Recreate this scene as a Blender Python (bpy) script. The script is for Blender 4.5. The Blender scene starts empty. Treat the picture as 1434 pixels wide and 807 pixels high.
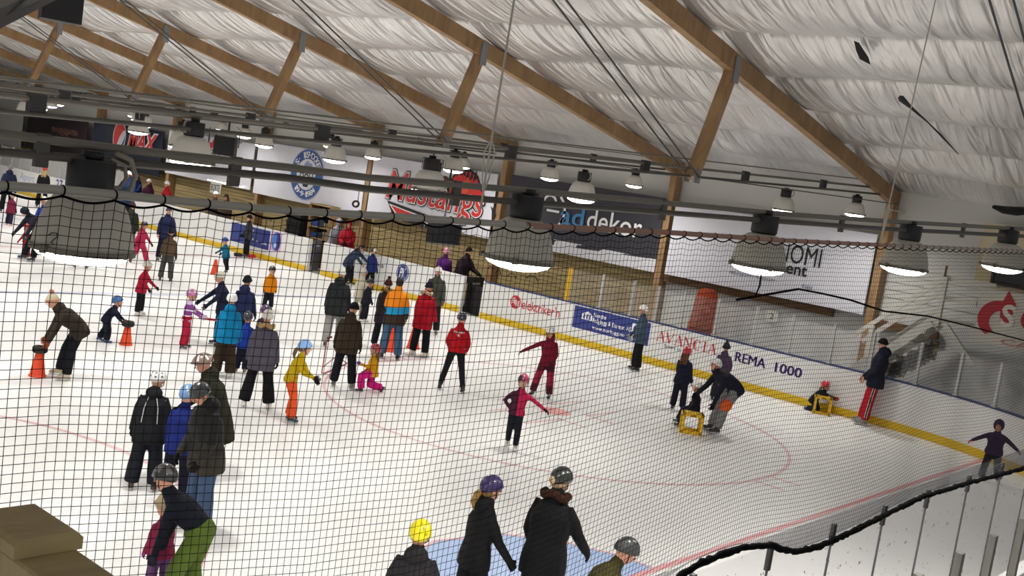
import bpy, math, random
import numpy as np
from mathutils import Vector as V, Matrix as M, Quaternion
random.seed(7)
D2R = math.pi / 180
SC = bpy.context.scene
COL = SC.collection
# ------------------------------------------------------------------ camera (solved from the rink markings)
CAM = V((-10.0457, -6.4250, 4.4469))
YAW, PITCH, ROLL, FPX = 0.883646, -0.102973, 0.152105, 1533.3
fw = V((math.sin(YAW) * math.cos(PITCH), math.cos(YAW) * math.cos(PITCH), math.sin(PITCH)))
r0 = V((math.cos(YAW), -math.sin(YAW), 0)); u0 = r0.cross(fw)
rt = r0 * math.cos(ROLL) + u0 * math.sin(ROLL); up = u0 * math.cos(ROLL) - r0 * math.sin(ROLL)
def ray(x, y): return fw + rt * ((x - 717) / FPX) - up * ((y - 403.5) / FPX)
def ice(x, y, z=0.0):
    d = ray(x, y); return CAM + d * ((z - CAM.z) / d.z)
def onx(x, y, X):
    d = ray(x, y); return CAM + d * ((X - CAM.x) / d.x)
def ony(x, y, Y):
    d = ray(x, y); return CAM + d * ((Y - CAM.y) / d.y)
def onpl(x, y, n, c):
    d = ray(x, y); return CAM + d * ((c - n.dot(CAM)) / n.dot(d))
def pix(p):
    d = p - CAM; z = d.dot(fw); return (717 + FPX * d.dot(rt) / z, 403.5 - FPX * d.dot(up) / z)
# ------------------------------------------------------------------ materials
MATS = {}
def mat(name, col, rough=.6, metal=0, spec=.5, noise=0, nscale=8, bump=0, bscale=40, emit=0, coat=0):
    key = name
    if key in MATS: return MATS[key]
    m = bpy.data.materials.new(name); m.use_nodes = True
    nt = m.node_tree; b = nt.nodes['Principled BSDF']
    c = (*col, 1)
    b.inputs['Base Color'].default_value = c; b.inputs['Roughness'].default_value = rough
    b.inputs['Metallic'].default_value = metal; b.inputs['Specular IOR Level'].default_value = spec
    b.inputs['Coat Weight'].default_value = coat
    tc = None
    if noise or bump:
        tc = nt.nodes.new('ShaderNodeTexCoord')
    if noise:
        n = nt.nodes.new('ShaderNodeTexNoise'); n.inputs['Scale'].default_value = nscale; n.inputs['Detail'].default_value = 4
        nt.links.new(tc.outputs['Object'], n.inputs['Vector'])
        r = nt.nodes.new('ShaderNodeValToRGB')
        r.color_ramp.elements[0].position = .3; r.color_ramp.elements[1].position = .7
        r.color_ramp.elements[0].color = (*[max(0, x * (1 - noise)) for x in col], 1)
        r.color_ramp.elements[1].color = (*[min(1, x * (1 + noise)) for x in col], 1)
        nt.links.new(n.outputs['Fac'], r.inputs['Fac']); nt.links.new(r.outputs['Color'], b.inputs['Base Color'])
    if bump:
        n = nt.nodes.new('ShaderNodeTexNoise'); n.inputs['Scale'].default_value = bscale; n.inputs['Detail'].default_value = 3
        nt.links.new(tc.outputs['Object'], n.inputs['Vector'])
        bp = nt.nodes.new('ShaderNodeBump'); bp.inputs['Strength'].default_value = bump; bp.inputs['Distance'].default_value = .02
        nt.links.new(n.outputs['Fac'], bp.inputs['Height']); nt.links.new(bp.outputs['Normal'], b.inputs['Normal'])
    if emit:
        b.inputs['Emission Color'].default_value = c; b.inputs['Emission Strength'].default_value = emit
    MATS[key] = m
    return m
def S(h):
    """sRGB hex to linear"""
    h = h.lstrip('#'); o = []
    for i in (0, 2, 4):
        v = int(h[i:i + 2], 16) / 255
        o.append(v / 12.92 if v <= .04045 else ((v + .055) / 1.055) ** 2.4)
    return tuple(o)
def cloth(h, rough=.75, bump=.25):
    return mat('cloth_' + h.lstrip('#'), tuple(q * .82 for q in S(h)), rough, spec=.14, noise=.16, nscale=6, bump=bump, bscale=26)
def plain(h, rough=.5, **k): return mat('plain_' + h.lstrip('#') + f'_{rough}', S(h), rough, **k)
def ramp_mat(name, axis, stops, rough=.75, wav=0.0):
    """flat colour bands of a garment along an object axis: stops = [(pos, hex)] in metres"""
    if name in MATS: return MATS[name]
    m = bpy.data.materials.new(name); m.use_nodes = True; nt = m.node_tree; b = nt.nodes['Principled BSDF']
    b.inputs['Roughness'].default_value = rough; b.inputs['Specular IOR Level'].default_value = .25
    tc = nt.nodes.new('ShaderNodeTexCoord'); sp = nt.nodes.new('ShaderNodeSeparateXYZ')
    nt.links.new(tc.outputs['Object'], sp.inputs[0])
    src = sp.outputs['XYZ'.index(axis)]
    if wav:
        s2 = nt.nodes.new('ShaderNodeMath'); s2.operation = 'MULTIPLY_ADD'; s2.inputs[1].default_value = wav
        nt.links.new(sp.outputs[0], s2.inputs[0]); nt.links.new(src, s2.inputs[2]); src = s2.outputs[0]
    mr = nt.nodes.new('ShaderNodeMapRange'); lo, hi = -1.0, 2.0
    mr.inputs[1].default_value = lo; mr.inputs[2].default_value = hi
    nt.links.new(src, mr.inputs[0])
    r = nt.nodes.new('ShaderNodeValToRGB'); r.color_ramp.interpolation = 'CONSTANT'
    els = r.color_ramp.elements
    while len(els) < len(stops): els.new(.5)
    for e, (p, h) in zip(els, stops): e.position = min(1, max(0, (p - lo) / (hi - lo))); e.color = (*S(h), 1)
    nt.links.new(mr.outputs[0], r.inputs[0]); nt.links.new(r.outputs[0], b.inputs['Base Color'])
    MATS[name] = m; return m
def noise_mat(name, hexes, scale, rough=.75):
    if name in MATS: return MATS[name]
    m = bpy.data.materials.new(name); m.use_nodes = True; nt = m.node_tree; b = nt.nodes['Principled BSDF']
    b.inputs['Roughness'].default_value = rough; b.inputs['Specular IOR Level'].default_value = .25
    tc = nt.nodes.new('ShaderNodeTexCoord'); n = nt.nodes.new('ShaderNodeTexNoise')
    n.inputs['Scale'].default_value = scale; n.inputs['Detail'].default_value = 3
    nt.links.new(tc.outputs['Object'], n.inputs['Vector'])
    r = nt.nodes.new('ShaderNodeValToRGB'); r.color_ramp.interpolation = 'CONSTANT'
    els = r.color_ramp.elements
    while len(els) < len(hexes): els.new(.5)
    for i, h in enumerate(hexes): els[i].position = .0 if i == 0 else .36 + .28 * i / len(hexes); els[i].color = (*S(h), 1)
    nt.links.new(n.outputs['Fac'], r.inputs[0]); nt.links.new(r.outputs[0], b.inputs['Base Color'])
    MATS[name] = m; return m
def wood(name, h1, h2, scale=(1, 1, 1), rough=.6, rings=3.0):
    if name in MATS: return MATS[name]
    m = bpy.data.materials.new(name); m.use_nodes = True; nt = m.node_tree; b = nt.nodes['Principled BSDF']
    b.inputs['Roughness'].default_value = rough; b.inputs['Specular IOR Level'].default_value = .3
    tc = nt.nodes.new('ShaderNodeTexCoord'); mp = nt.nodes.new('ShaderNodeMapping'); mp.inputs['Scale'].default_value = scale
    n = nt.nodes.new('ShaderNodeTexNoise'); n.inputs['Scale'].default_value = rings; n.inputs['Detail'].default_value = 6
    n.inputs['Distortion'].default_value = .6
    r = nt.nodes.new('ShaderNodeValToRGB'); r.color_ramp.elements[0].position = .32; r.color_ramp.elements[1].position = .68
    r.color_ramp.elements[0].color = (*S(h1), 1); r.color_ramp.elements[1].color = (*S(h2), 1)
    nt.links.new(tc.outputs['Object'], mp.inputs[0]); nt.links.new(mp.outputs[0], n.inputs['Vector'])
    nt.links.new(n.outputs['Fac'], r.inputs[0]); nt.links.new(r.outputs[0], b.inputs['Base Color'])
    bp = nt.nodes.new('ShaderNodeBump'); bp.inputs['Strength'].default_value = .15; bp.inputs['Distance'].default_value = .01
    nt.links.new(n.outputs['Fac'], bp.inputs['Height']); nt.links.new(bp.outputs['Normal'], b.inputs['Normal'])
    MATS[name] = m; return m
def glass_mat(name, tint, gloss=.08, haze=0.0, specks=False):
    if name in MATS: return MATS[name]
    m = bpy.data.materials.new(name); m.use_nodes = True; nt = m.node_tree; nt.nodes.clear()
    o = nt.nodes.new('ShaderNodeOutputMaterial'); t = nt.nodes.new('ShaderNodeBsdfTransparent'); g = nt.nodes.new('ShaderNodeBsdfGlossy')
    t.inputs[0].default_value = (*tint, 1); g.inputs['Roughness'].default_value = .05
    mx = nt.nodes.new('ShaderNodeMixShader'); mx.inputs[0].default_value = gloss
    nt.links.new(t.outputs[0], mx.inputs[1]); nt.links.new(g.outputs[0], mx.inputs[2])
    out = mx
    if haze:
        d = nt.nodes.new('ShaderNodeBsdfDiffuse'); d.inputs[0].default_value = (.8, .8, .8, 1)
        m2 = nt.nodes.new('ShaderNodeMixShader'); m2.inputs[0].default_value = haze
        nt.links.new(mx.outputs[0], m2.inputs[1]); nt.links.new(d.outputs[0], m2.inputs[2]); out = m2
    if specks:   # dirt stuck to the glass
        tc = nt.nodes.new('ShaderNodeTexCoord'); n = nt.nodes.new('ShaderNodeTexNoise'); n.inputs['Scale'].default_value = 26; n.inputs['Detail'].default_value = 2
        nt.links.new(tc.outputs['Object'], n.inputs['Vector']); g2 = nt.nodes.new('ShaderNodeMath'); g2.operation = 'GREATER_THAN'; g2.inputs[1].default_value = .715
        nt.links.new(n.outputs['Fac'], g2.inputs[0]); d2 = nt.nodes.new('ShaderNodeBsdfDiffuse'); d2.inputs[0].default_value = (.12, .12, .13, 1)
        m3 = nt.nodes.new('ShaderNodeMixShader'); nt.links.new(g2.outputs[0], m3.inputs[0]); nt.links.new(out.outputs[0], m3.inputs[1]); nt.links.new(d2.outputs[0], m3.inputs[2]); out = m3
    nt.links.new(out.outputs[0], o.inputs[0]); MATS[name] = m; return m
# ------------------------------------------------------------------ mesh builder
class MB:
    def __init__(s): s.v = []; s.f = []; s.m = []
    def add(s, vs, fs, mi=0):
        o = len(s.v); s.v.extend([tuple(p) for p in vs]); s.f.extend([tuple(i + o for i in f) for f in fs]); s.m.extend([mi] * len(fs)); return o
    def loft(s, rings, mi=0, cap=True, closed=False):
        n = len(rings[0]); vs = [p for r in rings for p in r]; fs = []
        k = len(rings)
        for i in range(k if closed else k - 1):
            j = (i + 1) % k
            for a in range(n):
                b = (a + 1) % n; fs.append((i * n + a, i * n + b, j * n + b, j * n + a))
        if cap and not closed:
            fs.append(tuple(range(n - 1, -1, -1))); fs.append(tuple((k - 1) * n + a for a in range(n)))
        s.add(vs, fs, mi)
    def tube(s, pts, rad, n=8, mi=0, rnd=True, sq=1.0, flat=None):
        """tube along a polyline; rad a number or a list; rounded ends; flat=(axis, factor) squashes the section"""
        pts = [V(p) for p in pts]; k = len(pts)
        rad = [rad] * k if not hasattr(rad, '__len__') else list(rad)
        d = (pts[1] - pts[0]).normalized(); ref = V((0, 0, 1)) if abs(d.z) < .9 else V((1, 0, 0))
        x = d.cross(ref).normalized(); rings = []; first = None
        for i in range(k):
            if i == 0: t = pts[1] - pts[0]
            elif i == k - 1: t = pts[-1] - pts[-2]
            else: t = (pts[i + 1] - pts[i]).normalized() + (pts[i] - pts[i - 1]).normalized()
            t = t.normalized() if t.length > 1e-9 else d
            x = (x - t * x.dot(t)).normalized(); y = t.cross(x)
            R = lambda c, r: [c + (x * math.cos(2 * math.pi * a / n) + y * math.sin(2 * math.pi * a / n) * sq) * r for a in range(n)]
            if rnd and i == 0:
                rings.append(R(pts[0] - t * rad[0] * .9, rad[0] * .4)); rings.append(R(pts[0] - t * rad[0] * .5, rad[0] * .85))
            rings.append(R(pts[i], rad[i]))
            if rnd and i == k - 1:
                rings.append(R(pts[i] + t * rad[i] * .5, rad[i] * .85)); rings.append(R(pts[i] + t * rad[i] * .9, rad[i] * .4))
        s.loft(rings, mi)
    def ball(s, c, rx, ry=None, rz=None, R=None, n=10, k=7, mi=0):
        ry = rx if ry is None else ry; rz = rx if rz is None else rz; R = R or M.Identity(3); c = V(c); rings = []
        for i in range(k + 1):
            v = math.pi * (i + .35) / (k + .7)
            rings.append([c + R @ V((rx * math.sin(v) * math.cos(2 * math.pi * a / n), ry * math.sin(v) * math.sin(2 * math.pi * a / n), -rz * math.cos(v))) for a in range(n)])
        s.loft(rings, mi)
    def box(s, c, size, R=None, mi=0):
        R = R or M.Identity(3); c = V(c); hx, hy, hz = [q / 2 for q in size]
        vs = [c + R @ V((x, y, z)) for x in (-hx, hx) for y in (-hy, hy) for z in (-hz, hz)]
        s.add(vs, [(0, 1, 3, 2), (4, 6, 7, 5), (0, 4, 5, 1), (2, 3, 7, 6), (0, 2, 6, 4), (1, 5, 7, 3)], mi)
    def beam(s, a, b, w, h, mi=0, upv=None):
        a = V(a); b = V(b); d = (b - a).normalized(); upv = upv or (V((0, 0, 1)) if abs(d.z) < .95 else V((1, 0, 0)))
        x = d.cross(upv).normalized(); y = x.cross(d)
        R = lambda c: [c + x * (sx * w / 2) + y * (sy * h / 2) for sx, sy in ((-1, -1), (1, -1), (1, 1), (-1, 1))]
        s.loft([R(a), R(b)], mi)
    def lathe(s, prof, c=(0, 0, 0), n=24, R=None, mi=0, cap=True):
        R = R or M.Identity(3); c = V(c)
        s.loft([[c + R @ V((r * math.cos(2 * math.pi * a / n), r * math.sin(2 * math.pi * a / n), z)) for a in range(n)] for r, z in prof], mi, cap)
    def poly(s, pts, thick, nrm, mi=0):
        """extruded flat outline"""
        nrm = V(nrm); n = len(pts); pts = [V(p) for p in pts]
        vs = pts + [p + nrm * thick for p in pts]
        s.add(vs, [tuple(range(n - 1, -1, -1)), tuple(range(n, 2 * n))] + [(i, (i + 1) % n, n + (i + 1) % n, n + i) for i in range(n)], mi)
    def mesh(s, name):
        me = bpy.data.meshes.new(name); me.from_pydata(s.v, [], s.f); me.polygons.foreach_set('material_index', s.m); me.update(); return me
    def build(s, name, mats, parent=None, smooth=False, loc=None, rz=0.0):
        if loc is not None and parent is None:
            l = V(loc); s.v = [tuple(V(p) - l) for p in s.v]
        me = s.mesh(name)
        for m in (mats if isinstance(mats, (list, tuple)) else [mats]): me.materials.append(m)
        import bmesh
        bm = bmesh.new(); bm.from_mesh(me); bmesh.ops.recalc_face_normals(bm, faces=bm.faces); bm.to_mesh(me); bm.free()
        if smooth:
            me.polygons.foreach_set('use_smooth', [True] * len(me.polygons))
        return link(me, name, parent, loc)
def link(me, name, parent=None, loc=None):
    o = bpy.data.objects.new(name, me); COL.objects.link(o)
    if parent is not None: o.parent = parent
    elif loc is not None: o.location = loc
    return o
def tag(o, label=None, cat=None, group=None, kind=None):
    if label: o['label'] = label
    if cat: o['category'] = cat
    if group: o['group'] = group
    if kind: o['kind'] = kind
    return o
def empty(name, loc=(0, 0, 0), rz=0.0):
    o = bpy.data.objects.new(name, None); COL.objects.link(o); o.location = loc; o.rotation_euler = (0, 0, rz); o.empty_display_size = .1; return o
def copy_tree(o, parent=None):
    c = o.copy(); COL.objects.link(c)
    if parent is not None: c.parent = parent
    for ch in [k for k in bpy.data.objects if k.parent == o]: copy_tree(ch, c)
    return c
def remesh(mb, voxel, smooth=3, fac=.5):
    me = mb.mesh('tmp'); o = bpy.data.objects.new('tmp', me); COL.objects.link(o)
    r = o.modifiers.new('r', 'REMESH'); r.mode = 'VOXEL'; r.voxel_size = voxel; r.use_smooth_shade = True
    if smooth:
        sm = o.modifiers.new('s', 'SMOOTH'); sm.factor = fac; sm.iterations = smooth
    dg = bpy.context.evaluated_depsgraph_get(); dg.update()
    out = bpy.data.meshes.new_from_object(o.evaluated_get(dg), depsgraph=dg)
    bpy.data.objects.remove(o); bpy.data.meshes.remove(me)
    out.polygons.foreach_set('use_smooth', [True] * len(out.polygons))
    return out
TXT = {}
def text2d(body, bold=0.0, shear=0.0):
    """outline of a word as a flat mesh, normalised to a unit box"""
    key = (body, bold, shear)
    if key in TXT: return TXT[key]
    cu = bpy.data.curves.new('tmp', 'FONT'); cu.body = body; cu.offset = bold; cu.shear = shear; cu.resolution_u = 3
    o = bpy.data.objects.new('tmp', cu); COL.objects.link(o)
    dg = bpy.context.evaluated_depsgraph_get(); dg.update()
    me = bpy.data.meshes.new_from_object(o.evaluated_get(dg), depsgraph=dg)
    vs = [(v.co.x, v.co.y) for v in me.vertices]; fs = [tuple(p.vertices) for p in me.polygons]
    bpy.data.objects.remove(o); bpy.data.curves.remove(cu); bpy.data.meshes.remove(me)
    x0 = min(p[0] for p in vs); x1 = max(p[0] for p in vs); y0 = min(p[1] for p in vs); y1 = max(p[1] for p in vs)
    vs = [((x - x0) / (x1 - x0) - .5, (y - y0) / (y1 - y0) - .5) for x, y in vs]
    TXT[key] = (vs, fs); return TXT[key]
def word(mb, body, c, X, Y, w, h, mi=0, off=.0, bold=0.0, shear=0.0):
    vs, fs = text2d(body, bold, shear); c = V(c); X = V(X); Y = V(Y); N = X.cross(Y).normalized()
    mb.add([c + X * (x * w) + Y * (y * h) + N * off for x, y in vs], fs, mi)
def disc(mb, c, X, Y, rx, ry, mi=0, off=0.0, n=32, r0=0.0, a0=0, a1=360):
    c = V(c); X = V(X); Y = V(Y); N = X.cross(Y).normalized(); P = []
    for i in range(n + 1):
        a = (a0 + (a1 - a0) * i / n) * D2R; P.append((math.cos(a), math.sin(a)))
    o = [c + X * (x * rx) + Y * (y * ry) + N * off for x, y in P]; q = [c + X * (x * rx * r0) + Y * (y * ry * r0) + N * off for x, y in P]
    mb.add(o + q, [(i, i + 1, n + 2 + i, n + 1 + i) for i in range(n)], mi)
def shape(mb, pts, c, X, Y, w, h, mi=0, off=0.0):
    """flat outline given in unit coordinates (0..1)"""
    c = V(c); X = V(X); Y = V(Y); N = X.cross(Y).normalized()
    mb.add([c + X * ((x - .5) * w) + Y * ((y - .5) * h) + N * off for x, y in pts], [tuple(range(len(pts)))], mi)
WX, WY = V((0, -1, 0)), V((0, 0, 1))   # reading direction and up of anything lettered on the right-hand side of the hall
WORLD = .68; EXPO = -0.44
# ================================================================== SETTING
BX = 14.84            # ice face of the side boards
EY = -3.5             # ice face of the end boards
CR = 6.3; CCX, CCY = BX - CR, EY + CR
WALLX = 17.5
def ice_mat():
    m = bpy.data.materials.new('ice'); m.use_nodes = True; nt = m.node_tree; b = nt.nodes['Principled BSDF']
    tc = nt.nodes.new('ShaderNodeTexCoord')
    n1 = nt.nodes.new('ShaderNodeTexNoise'); n1.inputs['Scale'].default_value = .35; n1.inputs['Detail'].default_value = 5
    mp = nt.nodes.new('ShaderNodeMapping'); mp.inputs['Scale'].default_value = (1, .35, 1); mp.inputs['Rotation'].default_value = (0, 0, .5)
    n2 = nt.nodes.new('ShaderNodeTexNoise'); n2.inputs['Scale'].default_value = 5; n2.inputs['Detail'].default_value = 6
    nt.links.new(tc.outputs['Object'], n1.inputs['Vector']); nt.links.new(tc.outputs['Object'], mp.inputs[0]); nt.links.new(mp.outputs[0], n2.inputs['Vector'])
    mx = nt.nodes.new('ShaderNodeMath'); mx.operation = 'MULTIPLY_ADD'; mx.inputs[1].default_value = .35
    nt.links.new(n2.outputs['Fac'], mx.inputs[0]); nt.links.new(n1.outputs['Fac'], mx.inputs[2])
    r = nt.nodes.new('ShaderNodeValToRGB'); r.color_ramp.elements[0].position = .45; r.color_ramp.elements[1].position = .85
    r.color_ramp.elements[0].color = (.86, .85, .835, 1); r.color_ramp.elements[1].color = (.93, .92, .90, 1)
    nt.links.new(mx.outputs[0], r.inputs[0]); nt.links.new(r.outputs[0], b.inputs['Base Color'])
    r2 = nt.nodes.new('ShaderNodeMapRange'); r2.inputs[3].default_value = .28; r2.inputs[4].default_value = .5
    nt.links.new(n2.outputs['Fac'], r2.inputs[0]); nt.links.new(r2.outputs[0], b.inputs['Roughness'])
    b.inputs['Specular IOR Level'].default_value = .35
    return m
ICE = ice_mat()
def arc_pts(r, n=22, a0=0, a1=-90, cx=CCX, cy=CCY):
    return [(cx + r * math.cos((a0 + (a1 - a0) * i / n) * D2R), cy + r * math.sin((a0 + (a1 - a0) * i / n) * D2R)) for i in range(n + 1)]
mb = MB()
out = [(BX, 57.0)] + arc_pts(CR) + [(-16, EY), (-16, 57.0)]
mb.add([(x, y, 0) for x, y in out], [tuple(range(len(out) - 1, -1, -1))])
FLOOR = tag(mb.build('floor', ICE), kind='structure')
mb = MB(); mb.box((2, 25, -.06), (42, 76, .08)); tag(mb.build('floor_concrete', plain('#8d8b88', .8, noise=.1)), kind='structure')
PINK = plain('#eba7ab', .35); PALEPINK = plain('#e9bcc0', .35); BLUE_ICE = plain('#aec6ee', .35); PALEBLUE = plain('#d3d7e8', .35)
def marking(name, mb, m):
    o = mb.build(name, m, FLOOR); tag(o, kind='structure'); return o
mb = MB(); mb.add([(-15.5, -.05, .004), (BX - .55, -.05, .004), (BX - .55, .05, .004), (-15.5, .05, .004)], [(0, 1, 2, 3)]); marking('goal_line', mb, PINK)
def ring(c, r, w, z=.004, n=96):
    m = MB(); P = [(math.cos(2 * math.pi * i / n), math.sin(2 * math.pi * i / n)) for i in range(n)]
    m.add([(c[0] + x * (r - w / 2), c[1] + y * (r - w / 2), z) for x, y in P] + [(c[0] + x * (r + w / 2), c[1] + y * (r + w / 2), z) for x, y in P], [(i, (i + 1) % n, n + (i + 1) % n, n + i) for i in range(n)]); return m
marking('faceoff_circle', ring((7, 6), 4.5, .06), PALEPINK)
marking('faceoff_circle', ring((-6.75, 5.9), 4.72, .07), PALEPINK)
for c in ((7.0, 6.0), (-6.75, 5.9)):
    m = MB(); m.add([(c[0] + .31 * math.cos(a * .2618), c[1] + .31 * math.sin(a * .2618), .005) for a in range(24)], [tuple(range(24))]); marking('faceoff_dot', m, plain('#f2aaa8', .35))
m = MB()
for sx in (-1, 1):
    for sy in (-1, 1):
        m.box((7 + sx * .95, 6 + sy * .45, .003), (1.1, .05, .004)); m.box((7 + sx * .45, 6 + sy * .75, .003), (.05, .7, .004))
        m.box((7 + sx * .3, 6 + sy * 4.75, .003), (.05, .6, .004))
marking('faceoff_marks', m, PALEPINK)
for y in (18.3, 33.7):
    m = MB(); m.add([(-15.5, y - .15, .004), (BX - .05, y - .15, .004), (BX - .05, y + .15, .004), (-15.5, y + .15, .004)], [(0, 1, 2, 3)]); marking('blue_line', m, PALEBLUE)
m = MB(); m.add([(-15.5, 25.85, .004), (BX - .05, 25.85, .004), (BX - .05, 26.15, .004), (-15.5, 26.15, .004)], [(0, 1, 2, 3)]); marking('centre_line', m, plain('#eecfd0', .35))
CZ = [(1.32, .0), (1.25, .55), (.95, 1.2), (.45, 1.72), (-.55, 1.95), (-1.1, 1.75), (-1.6, 1.2), (-1.85, .0)]
m = MB(); m.add([(x, y, .003) for x, y in CZ], [tuple(range(len(CZ)))]); marking('goal_crease', m, BLUE_ICE)
m = MB()
for a, b in zip(CZ[:-1], CZ[1:]):
    d = (V((*b, 0)) - V((*a, 0))); nrm = V((-d.y, d.x, 0)).normalized() * .025
    A, B = V((*a, .006)), V((*b, .006)); m.add([A - nrm, B - nrm, B + nrm, A + nrm], [(0, 1, 2, 3)])
marking('crease_outline', m, PALEPINK)
# ------------------------------------------------------------------ wall on the right: planks, grey board, lap siding, timber columns
PLANK = wood('plank_wood', '#a08d62', '#bba778', (1, .25, 3), .7, 2.5)
TIMBER = wood('glulam_timber', '#907150', '#ad8c64', (1.2, 1.2, .35), .55, 4.0)
TIMBER_D = wood('dark_timber', '#5e4530', '#76583c', (1, .3, 2), .6, 4.0)
WHITEP = plain('#dcdad8', .6, noise=.03, nscale=3)
SIDING = plain('#d6d5d0', .55)
mb = MB(); z = 0.0
while z < 2.55:
    mb.box((WALLX + .05, 35.5, z + .0675), (.1, 50, .125)); z += .139
mb.box((WALLX + .12, 35.5, 1.3), (.05, 50, 2.6), mi=1)
tag(mb.build('wall_right_planks', [PLANK, plain('#3d3325', .9)]), kind='structure')
mb = MB(); mb.box((WALLX + .08, 1.25, 1.3), (.12, 18.4, 2.6)); tag(mb.build('wall_right_grey', plain('#d8d8d5', .7, noise=.08, nscale=1.5)), kind='structure')
mb = MB(); z = 2.6
while z < 5.65:
    mb.add([(WALLX + .02, -9, z), (WALLX + .02, 61, z), (WALLX + .055, 61, z + .2), (WALLX + .055, -9, z + .2)], [(0, 1, 2, 3)]); mb.add([(WALLX + .02, -9, z + .2), (WALLX + .02, 61, z + .2), (WALLX + .055, 61, z + .2), (WALLX + .055, -9, z + .2)], [(3, 2, 1, 0)]); z += .2
mb.box((WALLX + .14, 26, 4.2), (.08, 70, 3.2))
tag(mb.build('wall_right_siding', SIDING), kind='structure')
mb = MB(); mb.box((1, 61, 4), (36, .2, 10)); tag(mb.build('wall_far', WHITEP), kind='structure')
FR = [4.15 + 6.4 * k for k in range(-1, 9)]
for y in FR:
    if y < 0: continue
    mb = MB(); mb.box((17.3, y, 2.6), (.34, .2, 5.2)); mb.box((17.12, y, .12), (.1, .24, .24), mi=1)
    tag(mb.build('column', [TIMBER, plain('#77777a', .5, metal=.6)]), kind='structure')
mb = MB(); mb.box((17.38, 7.85, 2.13), (.16, 5.3, .2)); mb.box((17.38, 3.2, 2.1), (.16, 1.5, .2)); tag(mb.build('trim_beam', TIMBER_D), kind='structure')
# ------------------------------------------------------------------ roof: foil film hung between purlins, trusses
def film_mat():
    m = bpy.data.materials.new('ceiling_film'); m.use_nodes = True; nt = m.node_tree; b = nt.nodes['Principled BSDF']
    b.inputs['Base Color'].default_value = (.80, .79, .785, 1); b.inputs['Roughness'].default_value = .3; b.inputs['Metallic'].default_value = .5
    tc = nt.nodes.new('ShaderNodeTexCoord')
    mp = nt.nodes.new('ShaderNodeMapping'); mp.inputs['Scale'].default_value = (.3, 2.3, .3); mp.inputs['Rotation'].default_value = (0, 0, .12)
    n = nt.nodes.new('ShaderNodeTexNoise'); n.inputs['Scale'].default_value = 1.5; n.inputs['Detail'].default_value = 2.5; n.inputs['Roughness'].default_value = .45
    n.inputs['Distortion'].default_value = .5
    nt.links.new(tc.outputs['Object'], mp.inputs[0]); nt.links.new(mp.outputs[0], n.inputs['Vector'])
    bp = nt.nodes.new('ShaderNodeBump'); bp.inputs['Strength'].default_value = 1.0; bp.inputs['Distance'].default_value = .2
    nt.links.new(n.outputs['Fac'], bp.inputs['Height']); nt.links.new(bp.outputs['Normal'], b.inputs['Normal'])
    n3 = nt.nodes.new('ShaderNodeTexNoise'); n3.inputs['Scale'].default_value = .45; n3.inputs['Detail'].default_value = 4; nt.links.new(tc.outputs['Object'], n3.inputs['Vector'])
    r3 = nt.nodes.new('ShaderNodeValToRGB'); r3.color_ramp.elements[0].position = .34; r3.color_ramp.elements[1].position = .58
    r3.color_ramp.elements[0].color = (.62, .61, .61, 1); r3.color_ramp.elements[1].color = (.92, .91, .90, 1)
    nt.links.new(n3.outputs['Fac'], r3.inputs[0]); nt.links.new(r3.outputs[0], b.inputs['Base Color'])
    return m
FILM = film_mat()
def roofz(x): return 5.1 + .2 * (17.5 - abs(x))
mb = MB(); xs = []; span = 2.12; nx = 14
x = 18.35
prof = []
while x > -.01:
    for i in range(nx):
        t = i / nx; sag = .27 * (math.sin(math.pi * t) ** .7) * (1 - .45 * t); prof.append((x - span * t, roofz(x - span * t) + .58 - sag))
    x -= span
prof.append((x, roofz(x) + .58))
prof2 = prof + [(-a, b) for a, b in prof[::-1] if a > .6]
ys = [i * .8 - 9.5 for i in range(90)]
rows = []
for y in ys:
    rows.append([(px, y, pz + .05 * math.sin(y * .98 + px * .7) * math.sin(px * 2.1)) for px, pz in prof2])
n = len(prof2); mb.add([p for r in rows for p in r], [(i * n + a, i * n + a + 1, (i + 1) * n + a + 1, (i + 1) * n + a) for i in range(len(ys) - 1) for a in range(n - 1)])
CEIL = tag(mb.build('ceiling', FILM, smooth=True), kind='structure')
mb = MB(); mb.add([(18.5, -9.6, 5.8), (18.5, 61, 5.8), (0, 61, 9.55), (0, -9.6, 9.55), (-18.5, 61, 5.8), (-18.5, -9.6, 5.8)], [(0, 1, 2, 3), (3, 2, 4, 5)]); tag(mb.build('roof', plain('#9a9a98', .7)), kind='structure')
mb = MB()
for k in range(1, 9):
    xx = 18.35 - span * k
    mb.beam((xx, -9.4, roofz(xx) + .565), (xx, 60.5, roofz(xx) + .565), .035, .03)
tag(mb.build('trim_purlin_battens', plain('#e0dcd4', .5)), kind='structure')
STEEL = plain('#8f9092', .45, metal=.5); RODM = plain('#4b4b4d', .45, metal=.5)
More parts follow.
